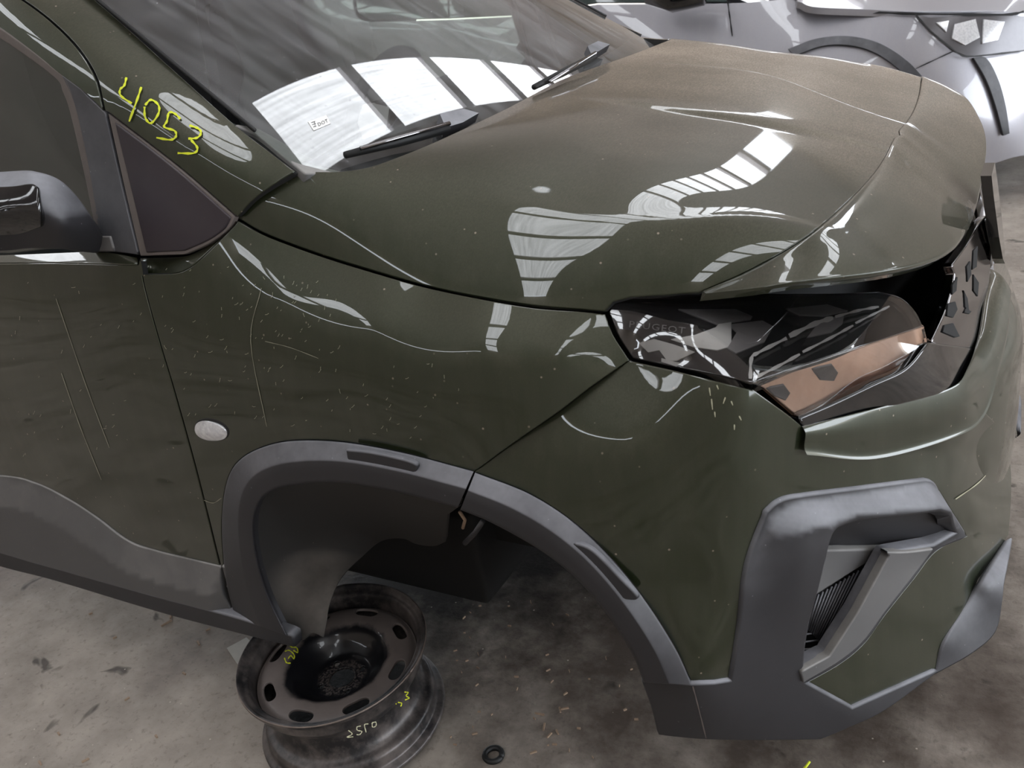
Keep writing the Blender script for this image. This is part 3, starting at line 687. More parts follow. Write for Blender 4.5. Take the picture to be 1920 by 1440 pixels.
# emblem: a shield standing on the middle of the nose
V = []; Fc = []
prof = [(-.048, .985), (.048, .985), (.056, .95), (.052, .87), (.03, .82), (0, .80), (-.03, .82), (-.052, .87), (-.056, .95)]
for xo in (.0, .018):
    for yo, zz in prof: V.append((.775+(.985-zz)*.18+xo, .92+yo, zz))
n_ = len(prof)
Fc = [tuple(range(n_, 2*n_)), tuple(range(n_))[::-1]]+[(i, (i+1) % n_, n_+(i+1) % n_, n_+i) for i in range(n_)]
mk('shield_emblem', V, Fc, M['gloss'], van, smooth=False)

# --- headlight
lamp = mk('headlight', [(0, 0, 0)]*0, [], M['black'], van) if False else None
F_l1 = Field([(1140, 575, .155), (1183, 672, .128), (1300, 692, .112), (1410, 718, .104), (1300, 620, .145), (1300, 553, .225), (1400, 548, .285), (1560, 548, .39), (1660, 548, .48), (1733, 612, .50), (1600, 655, .275), (1500, 688, .18), (1550, 600, .31)], 2e-4)
F_l2 = Field([(1410, 718, .104), (1500, 688, .18), (1600, 655, .275), (1733, 612, .50), (1738, 650, .455), (1700, 692, .395), (1600, 742, .285), (1503, 786, .178), (1440, 738, .13)], 1e-6)
up_ol = join(S((1141, 585), (1150, 563), (1178, 556), (1300, 553), (1400, 549), (1560, 548), (1650, 545)), S((1650, 545), (1690, 556), (1718, 582), (1733, 612)), S((1733, 612), (1660, 636), (1600, 655), (1500, 688), (1410, 718)), S((1410, 718), (1350, 705), (1270, 690), (1186, 672)), S((1186, 672), (1160, 632), (1141, 585)))
lo_ol = join(S((1410, 718), (1500, 688), (1600, 655), (1660, 636), (1733, 612)), S((1733, 612), (1738, 645), (1725, 672), (1700, 693)), S((1700, 693), (1640, 722), (1560, 760), (1503, 786)), L((1503, 786), (1432, 726), (1410, 718)))
hl = panel('headlight', F_l1, up_ol, M['gloss'], van, step=12, gap=3, off=-.010, thick=.03, r=.002)
panel('lens_cover', F_l1, up_ol, M['lens'], hl, step=12, gap=3, off=.0, thick=.004, r=.0015)
panel('lens_cover', F_l2, lo_ol, M['lens'], hl, step=12, gap=1, off=.0, thick=.004, r=.0015)
M['tan'] = simple('dusty_lamp_bowl', (214, 172, 144), .75, var=.3, scale=18)
panel('lamp_bowl', F_l2, lo_ol, M['tan'], hl, step=12, gap=2, off=-.016, thick=.01)
for ol in ([(1272, 579), (1380, 579), (1411, 592), (1408, 598), (1345, 608)], [(1371, 607), (1430, 600), (1450, 611), (1434, 640), (1380, 662), (1364, 652), (1382, 622), (1371, 612)], [(1474, 578), (1552, 570), (1590, 582), (1545, 592), (1500, 590)], [(1540, 598), (1583, 590), (1580, 606), (1560, 622), (1514, 632)]):
    panel('lamp_inlay', F_l1, join(L(*ol, ol[0])), simple('grey_lamp_inlay', (150, 146, 146), .4) if 'lt' not in M else M['lt'], hl, step=9, off=-.0075, gap=1, r=.001, thick=.003)  # grey inlay shapes set on the lamp face
for ol in ([(1525, 692), (1560, 684), (1572, 700), (1565, 714), (1540, 712)], [(1440, 728), (1470, 722), (1482, 738), (1474, 750), (1455, 742)]):
    panel('bowl_fixture', F_l2, join(L(*ol, ol[0])), M['plastic'], hl, step=9, off=-.013, gap=1, r=.002, thick=.003)
def word(text, field, p0, p1, height, mat, parent, off, name):
    cu = bpy.data.curves.new(name, 'FONT'); cu.body = text; cu.size = 1.0; cu.resolution_u = 2; cu.space_character = 1.12
    to = bpy.data.objects.new(name, cu); COL.objects.link(to)
    dg = bpy.context.evaluated_depsgraph_get(); me = bpy.data.meshes.new_from_object(to.evaluated_get(dg))
    bpy.data.objects.remove(to)
    co = np.array([v.co[:] for v in me.vertices]); wd = co[:, 0].max(); hh = co[:, 1].max()
    p0, p1 = np.array(p0, float), np.array(p1, float); ax = (p1-p0)/wd; ay = np.array([(p1-p0)[1], -(p1-p0)[0]]); ay /= np.linalg.norm(ay)
    uv = p0+co[:, :1]*ax+co[:, 1:2]*ay*height/hh
    P, N = field.lift(uv, off)
    fs = []
    for p in me.polygons:
        f = tuple(p.vertices)
        if np.dot(np.cross(P[f[1]]-P[f[0]], P[f[2]]-P[f[0]]), N[f[0]]) < 0: f = f[::-1]
        fs.append(f)
    return mk(name, P, fs, mat, parent, N)
M['glint_white'] = simple('glint_and_label_white', (244, 242, 238), .35, var=.08)  # white for painted skylight reflections in the lamp; the glass label shares it
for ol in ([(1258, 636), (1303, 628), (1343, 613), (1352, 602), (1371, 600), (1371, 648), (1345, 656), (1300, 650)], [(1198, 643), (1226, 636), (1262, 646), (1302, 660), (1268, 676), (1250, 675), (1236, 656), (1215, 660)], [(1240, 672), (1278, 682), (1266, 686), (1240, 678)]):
    panel('glint_white', F_l1, join(L(*ol, ol[0])), M['glint_white'], hl, step=9, off=-.0078, gap=.5, r=.001, thick=.002, bstep=6)
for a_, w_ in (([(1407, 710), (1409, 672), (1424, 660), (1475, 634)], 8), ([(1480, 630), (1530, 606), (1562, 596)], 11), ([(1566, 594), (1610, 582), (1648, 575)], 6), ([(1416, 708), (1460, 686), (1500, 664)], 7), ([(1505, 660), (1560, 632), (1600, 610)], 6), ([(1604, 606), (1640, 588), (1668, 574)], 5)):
    strokes('glint_strip', F_l1, [a_], w_, M['glint_white'], hl, off=-.0065)  # white strips painted where the skylight would mirror in the lens
M['letter'] = simple('etched_grey_lettering', (130, 128, 130), .4)
word('PEUGEOT', F_l1, (1178, 613), (1284, 626), 12, M['letter'], hl, -.0085, 'lettering')
panel('headlight', F_l1, up_ol, M['gloss'], van, step=25, gap=3, off=-.010, thick=.03).hide_render = False
o = bpy.data.objects['headlight.001']; m_ = mirrored(o, 'headlight', van); bpy.data.objects.remove(o)

# --- pillar, door frame, windows
pillar = join(S((-230, -180), (-100, -82), (45, 0), (130, 70), (178, 138), (196, 207)), S((204, 211), (290, 277), (350, 325), (441, 404)), L((441, 404), (445, 406)), S((447, 404), (473, 376), (510, 348), (553, 321)), S((553, 321), (500, 280), (437, 230), (330, 134), (180, 0), (-100, -232)))
panel('windscreen_pillar', F_pil, pillar, M['paint'], van, mirror=True)
panel('door_frame', F_pil, join(S((-230, -176), (-100, -78), (42, 2), (126, 72), (174, 140), (192, 205)), L((192, 205), (178, 190), (150, 165), (110, 136), (0, 55), (-230, -95))), M['paint'], van, off=.001, gap=1, mirror=True)
panel('window_seal', F_up, join(S((-230, -95), (0, 55), (110, 138), (128, 160), (142, 205), (168, 325), (192, 450)), S((184, 455), (158, 325), (132, 212), (118, 172), (100, 142), (0, 70), (-230, -80))), M['seal'], van, step=8, off=.004, gap=.5, r=.003, bstep=6, mirror=True)
panel('door_window', F_up, join(S((-230, -85), (0, 65), (104, 140), (122, 170), (137, 212), (163, 325), (188, 452)), L((188, 452), (0, 478), (-230, 478), (-480, 478), (-480, -230), (-230, -85))), M['sideglass'], van, step=20, off=-.003, gap=1, mirror=True)
panel('door_sash', F_up, join(L((116, 142), (150, 167), (196, 212)), S((196, 212), (225, 340), (258, 477)), L((258, 477), (206, 470)), S((206, 470), (186, 440), (168, 325), (142, 205), (116, 142))), M['plastic'], van, step=11, off=.004, gap=1, mirror=True)
panel('quarter_trim', F_up, join(S((203, 214), (290, 281), (350, 329), (439, 406)), S((439, 406), (425, 430), (392, 455), (345, 476)), L((345, 476), (263, 479)), S((263, 479), (233, 350), (203, 214))), M['seal'], van, step=12, off=.002, gap=1, mirror=True)
M['quarter'] = plastic('dusty_quarter_glass', (38, 32, 38), (70, 62, 64), .35)
panel('quarter_window', F_up, join(S((216, 232), (290, 288), (348, 335), (430, 408)), S((430, 408), (418, 428), (388, 449), (345, 468)), L((345, 468), (274, 472)), S((274, 472), (245, 350), (216, 232))), M['quarter'], van, step=12, off=.005, gap=1, r=.003, mirror=True)
strokes('painted_number', F_pil, [[(237, 145), (233, 160), (225, 168), (227, 180), (247, 194)], [(265, 163), (257, 187), (242, 228)],
    [(272, 197), (283, 187), (297, 197), (297, 213), (283, 231), (272, 220), (271, 200)], [(338, 223), (328, 213), (317, 211), (313, 227), (308, 238), (327, 245), (330, 255), (320, 262), (293, 258)], [(355, 235), (370, 240), (377, 248), (370, 258), (353, 260)], [(358, 262), (370, 277), (363, 287), (333, 287)]], 5.0, M['yellow'], van, .003)
el = join([np.array([395+30*math.cos(a)*math.cos(.25)-17*math.sin(a)*math.sin(.25), 808+30*math.cos(a)*math.sin(.25)+17*math.sin(a)*math.cos(.25)]) for a in np.linspace(0, 2*math.pi, 40)])
mb = panel('side_marker', F_side, el+[2, -2], M['rubber'], van, step=8, off=.001, gap=-2, bstep=5)
panel('marker_lens', F_side, el, M['marker'], mb, step=6, off=.002, gap=0, bstep=5, r=.002, bump=lambda q: .008*np.clip(1-((q[:, 0]-395)/32)**2-((q[:, 1]-808)/20)**2, 0, 1))

# --- windscreen
def wsx(y, z):
    xe = -.175-(z-1.2)*1.53; ye = .15+.27*(z-1.2)
    return xe+.125*(1-((y-.92)/(.92-ye))**2)
rows = []
for z in np.linspace(1.165, 1.78, 24):
    ye = .15+.27*(z-1.2); ys = np.linspace(ye, WID-ye, 49)
    rows.append(np.column_stack([[wsx(y, z) for y in ys], ys, np.full(49, z)]))
ws = loft('windscreen', rows, M['windscreen'], van, n=49, sub=1, smooth_rows=False)
rows2 = [np.array([(wsx(y, z)-.006, y, z) for y in np.linspace(.17, WID-.17, 49)]) for z in (1.15, 1.175, 1.2, 1.215)]
loft('glass_border', rows2, M['black'], van, n=49, sub=1, smooth_rows=False)
def wpt(u, v, off=.012):
    r = ray(u, v); t = np.linspace(.8, 4, 3000); P = CAM+t[:, None]*r
    g = P[:, 0]-wsx(P[:, 1], P[:, 2]); i = np.where(g[:-1]*g[1:] < 0)[0]; i = i[0] if len(i) else int(np.argmin(np.abs(g)))
    return P[i]+np.array([.55, 0, .83])*off
edge = [np.array([wsx(.15+.27*(z-1.2), z), .15+.27*(z-1.2), z]) for z in np.linspace(1.27, 1.78, 20)]
for sgn in (0, 1):
    e = [np.array([p[0]+.004, (WID-p[1]) if sgn else p[1], p[2]+.002]) for p in edge]
    tube('windscreen_seal', e, .0035, M['rubber'], van)
F_cowl = Field([(437, 230, .172), (500, 280, .155), (553, 321, .14), (480, 242, .20), (500, 252, .21), (575, 296, .205), (640, 322, .215), (572, 322, .155)], 1e-5)
panel('cowl_seal', F_cowl, join(S((437, 231), (470, 256), (500, 281), (556, 323)), L((556, 323), (576, 323)), S((576, 323), (530, 288), (488, 254), (437, 231))), M['rubber'], van, step=8, gap=0, off=-.004, bstep=5)
panel('cowl_corner', F_cowl, join(S((446, 234), (478, 240), (500, 250), (566, 288), (644, 323)), L((644, 323), (574, 323)), S((574, 323), (530, 288), (488, 254), (446, 234))), M['plastic_grey'], van, step=8, gap=0, off=.004, bstep=5, r=.004)
def wiper(a, b, hd, name='wiper'):
    root = tube(name, [wpt(*a, .018), (wpt(*a, .02)+wpt(*b, .02))/2, wpt(*b, .024)], [.006, .009, .009], M['rubber'], van)
    P = [wpt(a[0]+26, a[1]-1, .030), wpt(*b, .034)]
    tube('arm_rail', P, .004, M['chrome'], root)
    q = [wpt(*p, .03) for p in hd]; V = [*q, *[x-np.array([.011, 0, .0166]) for x in q]]
    k = len(q); mk('arm_head', V, [tuple(range(k)), tuple(range(k, 2*k))[::-1]]+[(i, i+k, (i+1) % k+k, (i+1) % k) for i in range(k)], M['plastic'], root, smooth=False)
wiper((642, 308), (832, 262), [(815, 240), (860, 230), (888, 238), (858, 256), (826, 266)])
wiper((995, 178), (1105, 124), [(1092, 108), (1112, 98), (1134, 104), (1112, 118), (1098, 122)])

gp = [(470, 240), (520, 200), (600, 160), (640, 250), (660, 220), (560, 270), (600, 230), (540, 240), (700, 180)]
F_ws = Field([(u, v, float(wpt(u, v, 0)[1])) for u, v in gp], 1e-6)
gl_ = panel('glass_label', F_ws, join(L((578, 228), (612, 216), (619, 231), (588, 244), (578, 228))), M['glint_white'], van, step=8, gap=0, off=.001, r=.0004, thick=.0005, bstep=6)
word('DOT', F_ws, (597, 237), (616, 229), 7, M['rubber'], gl_, .002, 'lettering')
strokes('label_code', F_ws, [[(583, 230), (592, 227)], [(585, 234), (593, 231)], [(587, 238), (594, 236)], [(589, 227), (592, 238)]], 1.2, M['rubber'], gl_, .002)
M['scuff'] = simple('pale_scratch', (168, 166, 140), .7)
M['straw'] = simple('dry_straw_dust', (140, 138, 120), .8)
def flecks(n, u0, u1, v0, v1, ln, fld, k=.0):
    o = []
    for _ in range(n):
        u, v = u0+RNG.random()*(u1-u0), v0+RNG.random()*(v1-v0); a = RNG.normal(-.9, .5); l_ = ln*(.4+RNG.random())
        o.append([(u, v), (u+l_*math.cos(a)*.5, v+l_*math.sin(a)*.5+k), (u+l_*math.cos(a), v+l_*math.sin(a))])
    return o
o = strokes('straw_flecks', F_side, flecks(75, 300, 640, 500, 800, 6.5, F_side, 1.)+flecks(30, 20, 270, 520, 860, 6, F_side, .6)+flecks(25, 640, 860, 680, 830, 6, F_side, .8)+flecks(30, 440, 620, 520, 640, 5, F_side, .5), 1.1, M['straw'], van, .0012); o['kind'] = 'stuff'
for ln_ in ([[(497, 640), (545, 652), (597, 672)], [(382, 938), (400, 943), (415, 934)], [(115, 700), (150, 800), (190, 900)], [(105, 560), (160, 720), (205, 840)], [(490, 540), (470, 640), (500, 800)]]): strokes('scratch', F_side, [ln_], 1.2, M['straw'], van, .0012)
for ln_ in ([[(1330, 727), (1332, 742)], [(1334, 748), (1336, 768)], [(1344, 722), (1347, 730)], [(1360, 745), (1356, 757)], [(1371, 752), (1374, 760)], [(1386, 780), (1390, 788)], [(1377, 796), (1377, 806)], [(1340, 772), (1341, 782)]]): strokes('paint_chip', F_bump, [ln_], 2.6, M['scuff'], van, .0012)
strokes('scratch', F_bump, [[(1792, 936), (1835, 905), (1868, 868)]], 2.2, M['scuff'], van, .0015)
# --- mirror (near) and its far twin
F_mir = Field([(190, 455, .04), (182, 430, .02), (150, 380, .0), (110, 342, -.02), (60, 326, -.045), (0, 326, -.06), (120, 420, -.055), (70, 400, -.08), (60, 465, -.06), (150, 468, -.01), (0, 470, -.09), (0, 400, -.12), (-120, 330, -.15), (-120, 470, -.18), (-120, 400, -.21)], 1e-6)
mir_ol = join(S((-150, 322), (0, 325), (60, 325), (110, 341), (150, 380), (180, 430), (192, 462)), L((192, 462), (196, 470)), S((196, 470), (150, 468), (60, 464), (0, 470), (-150, 478)))
mr = panel('door_mirror', F_mir, mir_ol, M['plastic'], van, step=12, gap=0, r=.012, thick=.05)
panel('mirror_cap', F_mir, join(S((-150, 345), (0, 350), (52, 346), (66, 350)), S((66, 350), (70, 380), (73, 425)), S((73, 425), (40, 438), (0, 442), (-150, 452))), M['gloss'], mr, step=11, off=.012, gap=1, r=.006)
mirrored(mr)
panel('sash_foot', F_up, join(L((180, 445), (205, 445), (212, 470), (176, 470))), M['plastic_grey'], van, step=8, off=.008, gap=1, r=.003)

# --- cabin and underbody
rows = [np.array([(-.15, y, 1.12) for y in np.linspace(.2, 1.64, 20)]), np.array([(-.45, y, 1.13+.03*math.exp(-((y-1.35)/.2)**2)) for y in np.linspace(.16, 1.68, 20)]), np.array([(-.66, y, 1.10+.09*math.exp(-((y-1.35)/.18)**4)) for y in np.linspace(.16, 1.68, 20)]), np.array([(-.76, y, 1.02+.05*math.exp(-((y-1.35)/.18)**4)) for y in np.linspace(.16, 1.68, 20)]), np.array([(-.72, y, .7) for y in np.linspace(.16, 1.68, 20)])]
loft('dashboard', rows, M['interior'], van, n=40, sub=5, ref=(-1, .9, 3))
a_ = np.linspace(0, 2*math.pi, 33)
tube('steering_wheel', [(-.93+.08*math.sin(t), 1.40+.19*math.cos(t), 1.09+.17*math.sin(t)) for t in a_], .020, M['interior'], van)
prof = [(-1.50, .55), (-.95, .55), (-.90, .66), (-1.05, .72), (-1.18, .76), (-1.22, 1.0), (-1.27, 1.2), (-1.31, 1.30), (-1.34, 1.48), (-1.40, 1.53), (-1.46, 1.50), (-1.50, 1.25)]
for y in (.46, 1.38):
    rws = []
    for yy, k in ((-.25, .0), (-.24, .75), (-.2, .95), (0, 1), (.2, .95), (.24, .75), (.25, 0)):
        cx, cz = -1.33, 1.0
        rws.append(np.array(S(*[(cx+(px-cx)*(.6+.4*k), y+yy*(1 if pz < 1.25 else .62), cz+(pz-cz)*(.85+.15*k)) for px, pz in prof+prof[:1]], n=4)))
    loft('seat', rws, M['interior'], van, n=60, sub=2, ref=(0, y, 1.2))
box('underbody', (-1.9, .30, .42), (-.42, 1.54, .50), M['void'], van)
box('engine_bay_tray', (-.42, .42, .30), (.16, 1.42, .70), M['black'], van)
box('engine_bay_tray', (.16, .42, .42), (.55, 1.42, .70), M['void'], van)
box('subframe_shade_box', (-.66, .34, .17), (-.12, 1.5, .42), M['black'], van, .02)  # black box added to keep the view past the wheel arch dark
box('cabin_partition', (-1.80, .16, .5), (-1.76, 1.68, 1.78), M['interior'], van)
box('firewall', (-.46, .34, .44), (-.42, 1.50, 1.1), M['void'], van)
box('bay_lining', (-.42, .30, .80), (.3, 1.54, .90), M['void'], van)
box('roof_panel', (-2.2, .38, 1.80), (-1.15, 1.46, 1.83), M['paint'], van, .01)
tube('torn_strap', [at(862, 960, y=.06), at(872, 975, y=.07), at(868, 990, y=.08)], .003, M['wood'], van)
tube('torn_strap', [at(905, 978, y=.06), at(890, 1000, y=.07), at(872, 1018, y=.08)], .005, M['plastic'], van)

# ------------------------------------------------------------------ steel wheel rim on the floor
def rim():
    root = empty('steel_rim', (-.351, .072, 0), 'bare black steel wheel rim lying flat on the floor under the van sill', 'wheel rim')
    c = np.array([0., 0, 0])
    b = NB('worn_black_steel')
    f = b.ramp(b.noise(14, 6, .65), .42, .68); g = b.ramp(b.noise(60, 4, .6), .5, .75, 0, .5)
    b.set(Base_Color=b.mix(b.math('MAXIMUM', f, g), lin((34, 33, 34)), lin((104, 96, 92))), Roughness=.38, Metallic=.25); b.bump(b.noise(90, 4, .6), .12, .001)
    M['steel'] = b.m
    def lathe(name, prof, parent, n=72):
        V = []; Fc = []
        prof = np.array(S(*prof, n=4))
        for k in range(n):
            a = 2*math.pi*k/n
            for r, z in prof: V.append(c+[r*math.cos(a), r*math.sin(a), z])
        m = len(prof)
        for k in range(n):
            for i in range(m-1): Fc.append((k*m+i, ((k+1) % n)*m+i, ((k+1) % n)*m+i+1, k*m+i+1))
        return mk(name, V, Fc, M['steel'], parent)
    lathe('barrel', [(.178, .120), (.184, .140), (.188, .168), (.193, .184), (.204, .188), (.211, .196), (.216, .197), (.2165, .190), (.211, .184), (.203, .181), (.200, .168), (.199, .150), (.190, .142), (.172, .130), (.166, .110), (.168, .075), (.178, .055), (.198, .045), (.201, .022), (.206, .016), (.216, .010), (.217, .003), (.213, .001), (.203, .006), (.195, .014), (.19, .04), (.17, .06), (.16, .09), (.17, .115)], root)
    pr = [(.03, .112), (.055, .113), (.062, .114), (.070, .117), (.090, .134), (.107, .152), (.120, .160), (.140, .163), (.166, .161), (.182, .150)]
    pr = np.array(S(*pr, n=6))
    fz = lambda r: np.interp(r, pr[:, 0], pr[:, 1])
    circ = lambda r, n, cx=0, cy=0: np.array([(cx+r*math.cos(2*math.pi*k/n), cy+r*math.sin(2*math.pi*k/n)) for k in range(n)])
    holes = [circ(.031, 32)]
    for k in range(4):
        a = math.radians(52+90*k); holes.append(circ(.0085, 12, .049*math.cos(a), .049*math.sin(a)))
    for k in range(8):
        a = math.radians(-45*k+9); p = []
        for t in np.linspace(0, 2*math.pi, 28, endpoint=False):
            dr = .0145*math.sin(t); da = .031*np.sign(math.cos(t))*abs(math.cos(t))**.6
            rr = .157+dr; an = a+da/.157; p.append((rr*math.cos(an), rr*math.sin(an)))
        holes.append(np.array(p))
    v2, T, LI = cdt(circ(.183, 120), .0055, holes)
    rr = np.linalg.norm(v2, axis=1); z = fz(rr); sl = (fz(rr+.0015)-fz(rr-.0015))/.003
    N = np.stack([-sl*v2[:, 0]/rr, -sl*v2[:, 1]/rr, np.ones(len(rr))], 1); N /= np.linalg.norm(N, axis=1)[:, None]
    b2 = NB('dusty_wheel_disc'); tc = b2.n('ShaderNodeTexCoord'); ln = b2.n('ShaderNodeVectorMath', operation='LENGTH')
    fl_ = b2.n('ShaderNodeVectorMath', operation='MULTIPLY'); fl_.inputs[1].default_value = (1, 1, 0); b2.l(tc.outputs['Object'], fl_.inputs[0]); b2.l(fl_.outputs[0], ln.inputs[0])
    rd = b2.math('ADD', ln.outputs['Value'], b2.ramp(b2.noise(25, 4, .6), .3, .7, -.008, .008))
    ringd = b2.math('ADD', b2.ramp(rd, .112, .124, 0, .75), b2.math('MULTIPLY', b2.ramp(rd, .050, .058, .5, 0), b2.ramp(b2.noise(200, 2, .6), .45, .6)))
    b2.set(Base_Color=b2.mix(b2.math('MULTIPLY', ringd, b2.ramp(b2.noise(12, 4, .6), .3, .7, .75, 1.1)), lin((22, 22, 25)), lin((118, 108, 103))), Roughness=b2.ramp(ringd, 0, .7, .28, .55), Coat_Weight=b2.ramp(ringd, 0, .7, .5, .05))
    dsc = finish('disc', np.column_stack([v2+c[:2], z]), N, T, LI, b2.m, root, .004, .0012)
    wm = simple('bare_worn_steel', (120, 108, 100), .45, metal=.5, var=.5, scale=40)
    tube('flange_lip', [c+[.2150*math.cos(t), .2150*math.sin(t), .1955] for t in np.linspace(0, 2*math.pi, 97)], .0022, wm, root, n=6)
    root.rotation_euler = (math.radians(3.4), math.radians(.2), 0); root.location = (-.351, .086, .0135); root.scale = (.945, .945, 1.0)
    return root, np.array([-.351, .080, 0])
rim_o, RC = rim()
class Cyl:
    """marks on a lying rim: barrel side (radius) or disc plane"""
    def __init__(s, z=None, r=None): s.z = z; s.r = r
    def lift(s, uv, off=0):
        P = []; N = []
        for u, v in uv:
            d = ray(u, v)
            if s.z is not None:
                t = (s.z-CAM[2])/d[2]; P.append(CAM+d*t+np.array([0, 0, off])); N.append((0, 0, 1))
            else:
                o = CAM[:2]-RC[:2]; A = d[:2]@d[:2]; B = 2*o@d[:2]; Cc = o@o-s.r**2; D = max(0, B*B-4*A*Cc)
                t = (-B-math.sqrt(D))/(2*A); q = CAM+d*t; n = np.array([*(q[:2]-RC[:2])/s.r, 0]); P.append(q+n*off); N.append(n)
        return np.array(P), np.array(N)
strokes('ink_marking', Cyl(r=.196), [[(653, 1368), (660, 1375), (650, 1381), (662, 1380)], [(676, 1360), (669, 1362), (670, 1368), (678, 1370), (674, 1376), (668, 1376)], [(690, 1356), (683, 1358), (686, 1372)], [(697, 1354), (704, 1353), (704, 1360), (698, 1362), (697, 1354)]], 2.2, M['white_ink'], rim_o, .002)
strokes('ink_marking', Cyl(r=.196), [[(757, 1297), (764, 1298), (760, 1304), (766, 1308), (758, 1312)], [(745, 1316), (752, 1318), (750, 1324)], [(741, 1318), (742, 1320)]], 2.2, M['yellow'], rim_o, .002)
strokes('ink_marking', Cyl(z=.181), [[(542, 1211), (548, 1216), (557, 1217), (559, 1226), (551, 1222)], [(535, 1224), (543, 1222), (552, 1230), (552, 1238), (546, 1232), (541, 1238)], [(534, 1236), (538, 1245), (546, 1246)]], 2.6, M['yellow'], rim_o, .004)
for o in [o for o in bpy.data.objects if o.parent == rim_o and o.name.startswith('ink')]: o.matrix_parent_inverse = rim_o.matrix_basis.inverted()
adopt(van)

# ------------------------------------------------------------------ loose things on the floor
p = at(436, 1216, z=.0)
pts = [at(*q, z=.004) for q in ((425, 1215), (462, 1195), (500, 1230), (445, 1245))]
V = [*pts, *[q-np.array([0, 0, .003]) for q in pts]]
tag(mk('card_scrap', V, [(0, 1, 2, 3)[::-1], (4, 5, 6, 7), (0, 1, 5, 4), (1, 2, 6, 5), (2, 3, 7, 6), (3, 0, 4, 7)], M['card'], smooth=False), 'scrap of pale card sticking out from under the steel rim', 'card')
q = at(925, 1415, z=.006)
tag(tube('rubber_ring', [q+[.018*math.cos(t), .018*math.sin(t), 0] for t in np.linspace(0, 2*math.pi, 25)], .006, M['rubber']), 'small black rubber ring lying on the floor beside the rim', 'rubber ring')
tag(tube('straw', [at(1507, 1442, z=.005), at(1512, 1436, z=.006), at(1518, 1428, z=.008)], .0025, M['yellow']), 'short yellow straw on the floor below the bumper', 'straw')
def chip(u, v, ln, ang, wd):
    c0 = at(u, v, z=.003); d = np.array([math.cos(ang), math.sin(ang), 0]); e = np.array([-d[1], d[0], 0])
    V = []
    for z in (.0005, .004):
        for sx, sy in ((-1, -.6), (1, -1), (.9, 1), (-1, .8)): V.append(d*sx*ln/2+e*sy*wd/2+[0, 0, z])
    o = mk('wood_chip', V, [(0, 1, 2, 3)[::-1], (4, 5, 6, 7), (0, 1, 5, 4), (1, 2, 6, 5), (2, 3, 7, 6), (3, 0, 4, 7)], M['wood'], smooth=False)
    o.location = (c0[0], c0[1], 0)
    return tag(o, 'tiny pale wood chip among litter on the floor behind the wheel arch', 'wood chip', 'wood chips on the floor')
for u, v, l_, a in ((1058, 1328, .028, .6), (1050, 1330, .02, 2.2), (1020, 1362, .026, 1.9), (1030, 1378, .02, 1.4), (1045, 1372, .018, 2.4), (968, 1268, .014, .3), (1012, 1338, .03, .1), (875, 1238, .01, 1), (900, 1135, .01, .5), (955, 1173, .012, .2), (1193, 1348, .012, .4), (1172, 1330, .01, 1), (1040, 1395, .014, .4), (890, 1375, .016, .7), (870, 1085, .012, .4), (1085, 1365, .01, .2), (1000, 1410, .02, .8), (1060, 1300, .014, 1.2)):
    chip(u, v, l_*.75, a, .004)
for k in range(40):
    u = 840+RNG.random()*400; v = 1120+RNG.random()*300
    chip(u, v, .004+.007*RNG.random(), RNG.random()*3.1, .0022)
def chip2(u, v, ln):
    o = chip(u, v, ln, RNG.random()*3, .005); o['label'] = 'small pale splinter on the floor left of the steel rim'; o['group'] = 'splinters left of the rim'
for u, v, l_ in ((312, 1168, .03), (320, 1155, .02), (372, 1205, .02), (345, 1262, .012), (170, 1150, .01), (238, 1310, .012), (110, 1375, .012), (75, 1430, .016), (160, 1425, .016), (293, 1380, .01), (215, 1195, .01), (390, 1180, .012)): chip2(u, v, l_)

# ------------------------------------------------------------------ silver car parked beyond
car = empty('silver_car', (-1.4, 4.6, 0), 'silver grey car parked on the far side of the green van', 'car')
F_car = Field([(1110, 0, 3.95), (1370, 70, 3.86), (1365, 8, 3.93), (1500, 75, 3.85), (1610, 120, 3.84), (1700, 160, 3.86), (1500, 20, 3.93), (1720, 30, 3.95), (1830, 100, 4.0), (1870, 200, 4.0), (1885, 250, 4.02), (1920, 290, 4.15), (1915, 40, 4.25), (1600, 20, 3.95), (1860, 310, 4.02), (2060, 200, 4.9), (2060, 0, 4.9), (545, 60, 3.98), (660, 40, 3.9), (830, 40, 3.88), (700, 150, 3.86), (480, 60, 4.2), (660, -80, 4.1), (1000, -80, 4.1), (1000, 150, 3.85)], 1e-6)
body = join(S((1120, 9), (1365, 7), (1490, -2), (1500, 8), (1530, 18), (1620, 22), (1715, 27)), L((1715, 27), (2060, 20), (2060, 285)), S((2060, 285), (1925, 290), (1850, 310), (1780, 320)), L((1780, 320), (1500, 330), (900, 330), (600, 300)), S((600, 300), (560, 180), (535, 90), (515, 20), (500, -60)), L((500, -60), (660, -60)), S((660, -60), (662, 10), (672, 34), (695, 42)), L((695, 42), (840, 38), (960, 32), (1120, 9)))
panel('car_body', F_car, body, M['silver'], car, step=22, gap=0, bstep=12)
hoodc = join(S((1490, -60), (1492, -4), (1502, 6), (1530, 15), (1620, 19), (1715, 23), (1880, 23), (1915, 30)), L((1915, 30), (2060, 20), (2060, -120), (1490, -120)))
F_ch = Field([(1490, -4, 3.94), (1715, 24, 3.96), (1915, 30, 4.27), (1700, -40, 4.5), (1900, -60, 5.0), (1490, -60, 4.4)], 1e-6)
panel('car_hood', F_ch, hoodc, M['silver'], car, step=25, gap=2, bstep=12, thick=.03)
strokes('shut_line', F_car, [[(1364, 0), (1368, 30), (1373, 68)]], 3, M['black'], car, .01)
strokes('shut_line', F_car, [[(1690, 142), (1740, 118), (1792, 94)]], 2.5, M['black'], car, .01)
strokes('hood_gap', F_car, [[(1488, -8), (1505, 10), (1530, 18), (1620, 22), (1715, 26), (1880, 27), (1920, 22)]], 6, M['black'], car, .015)
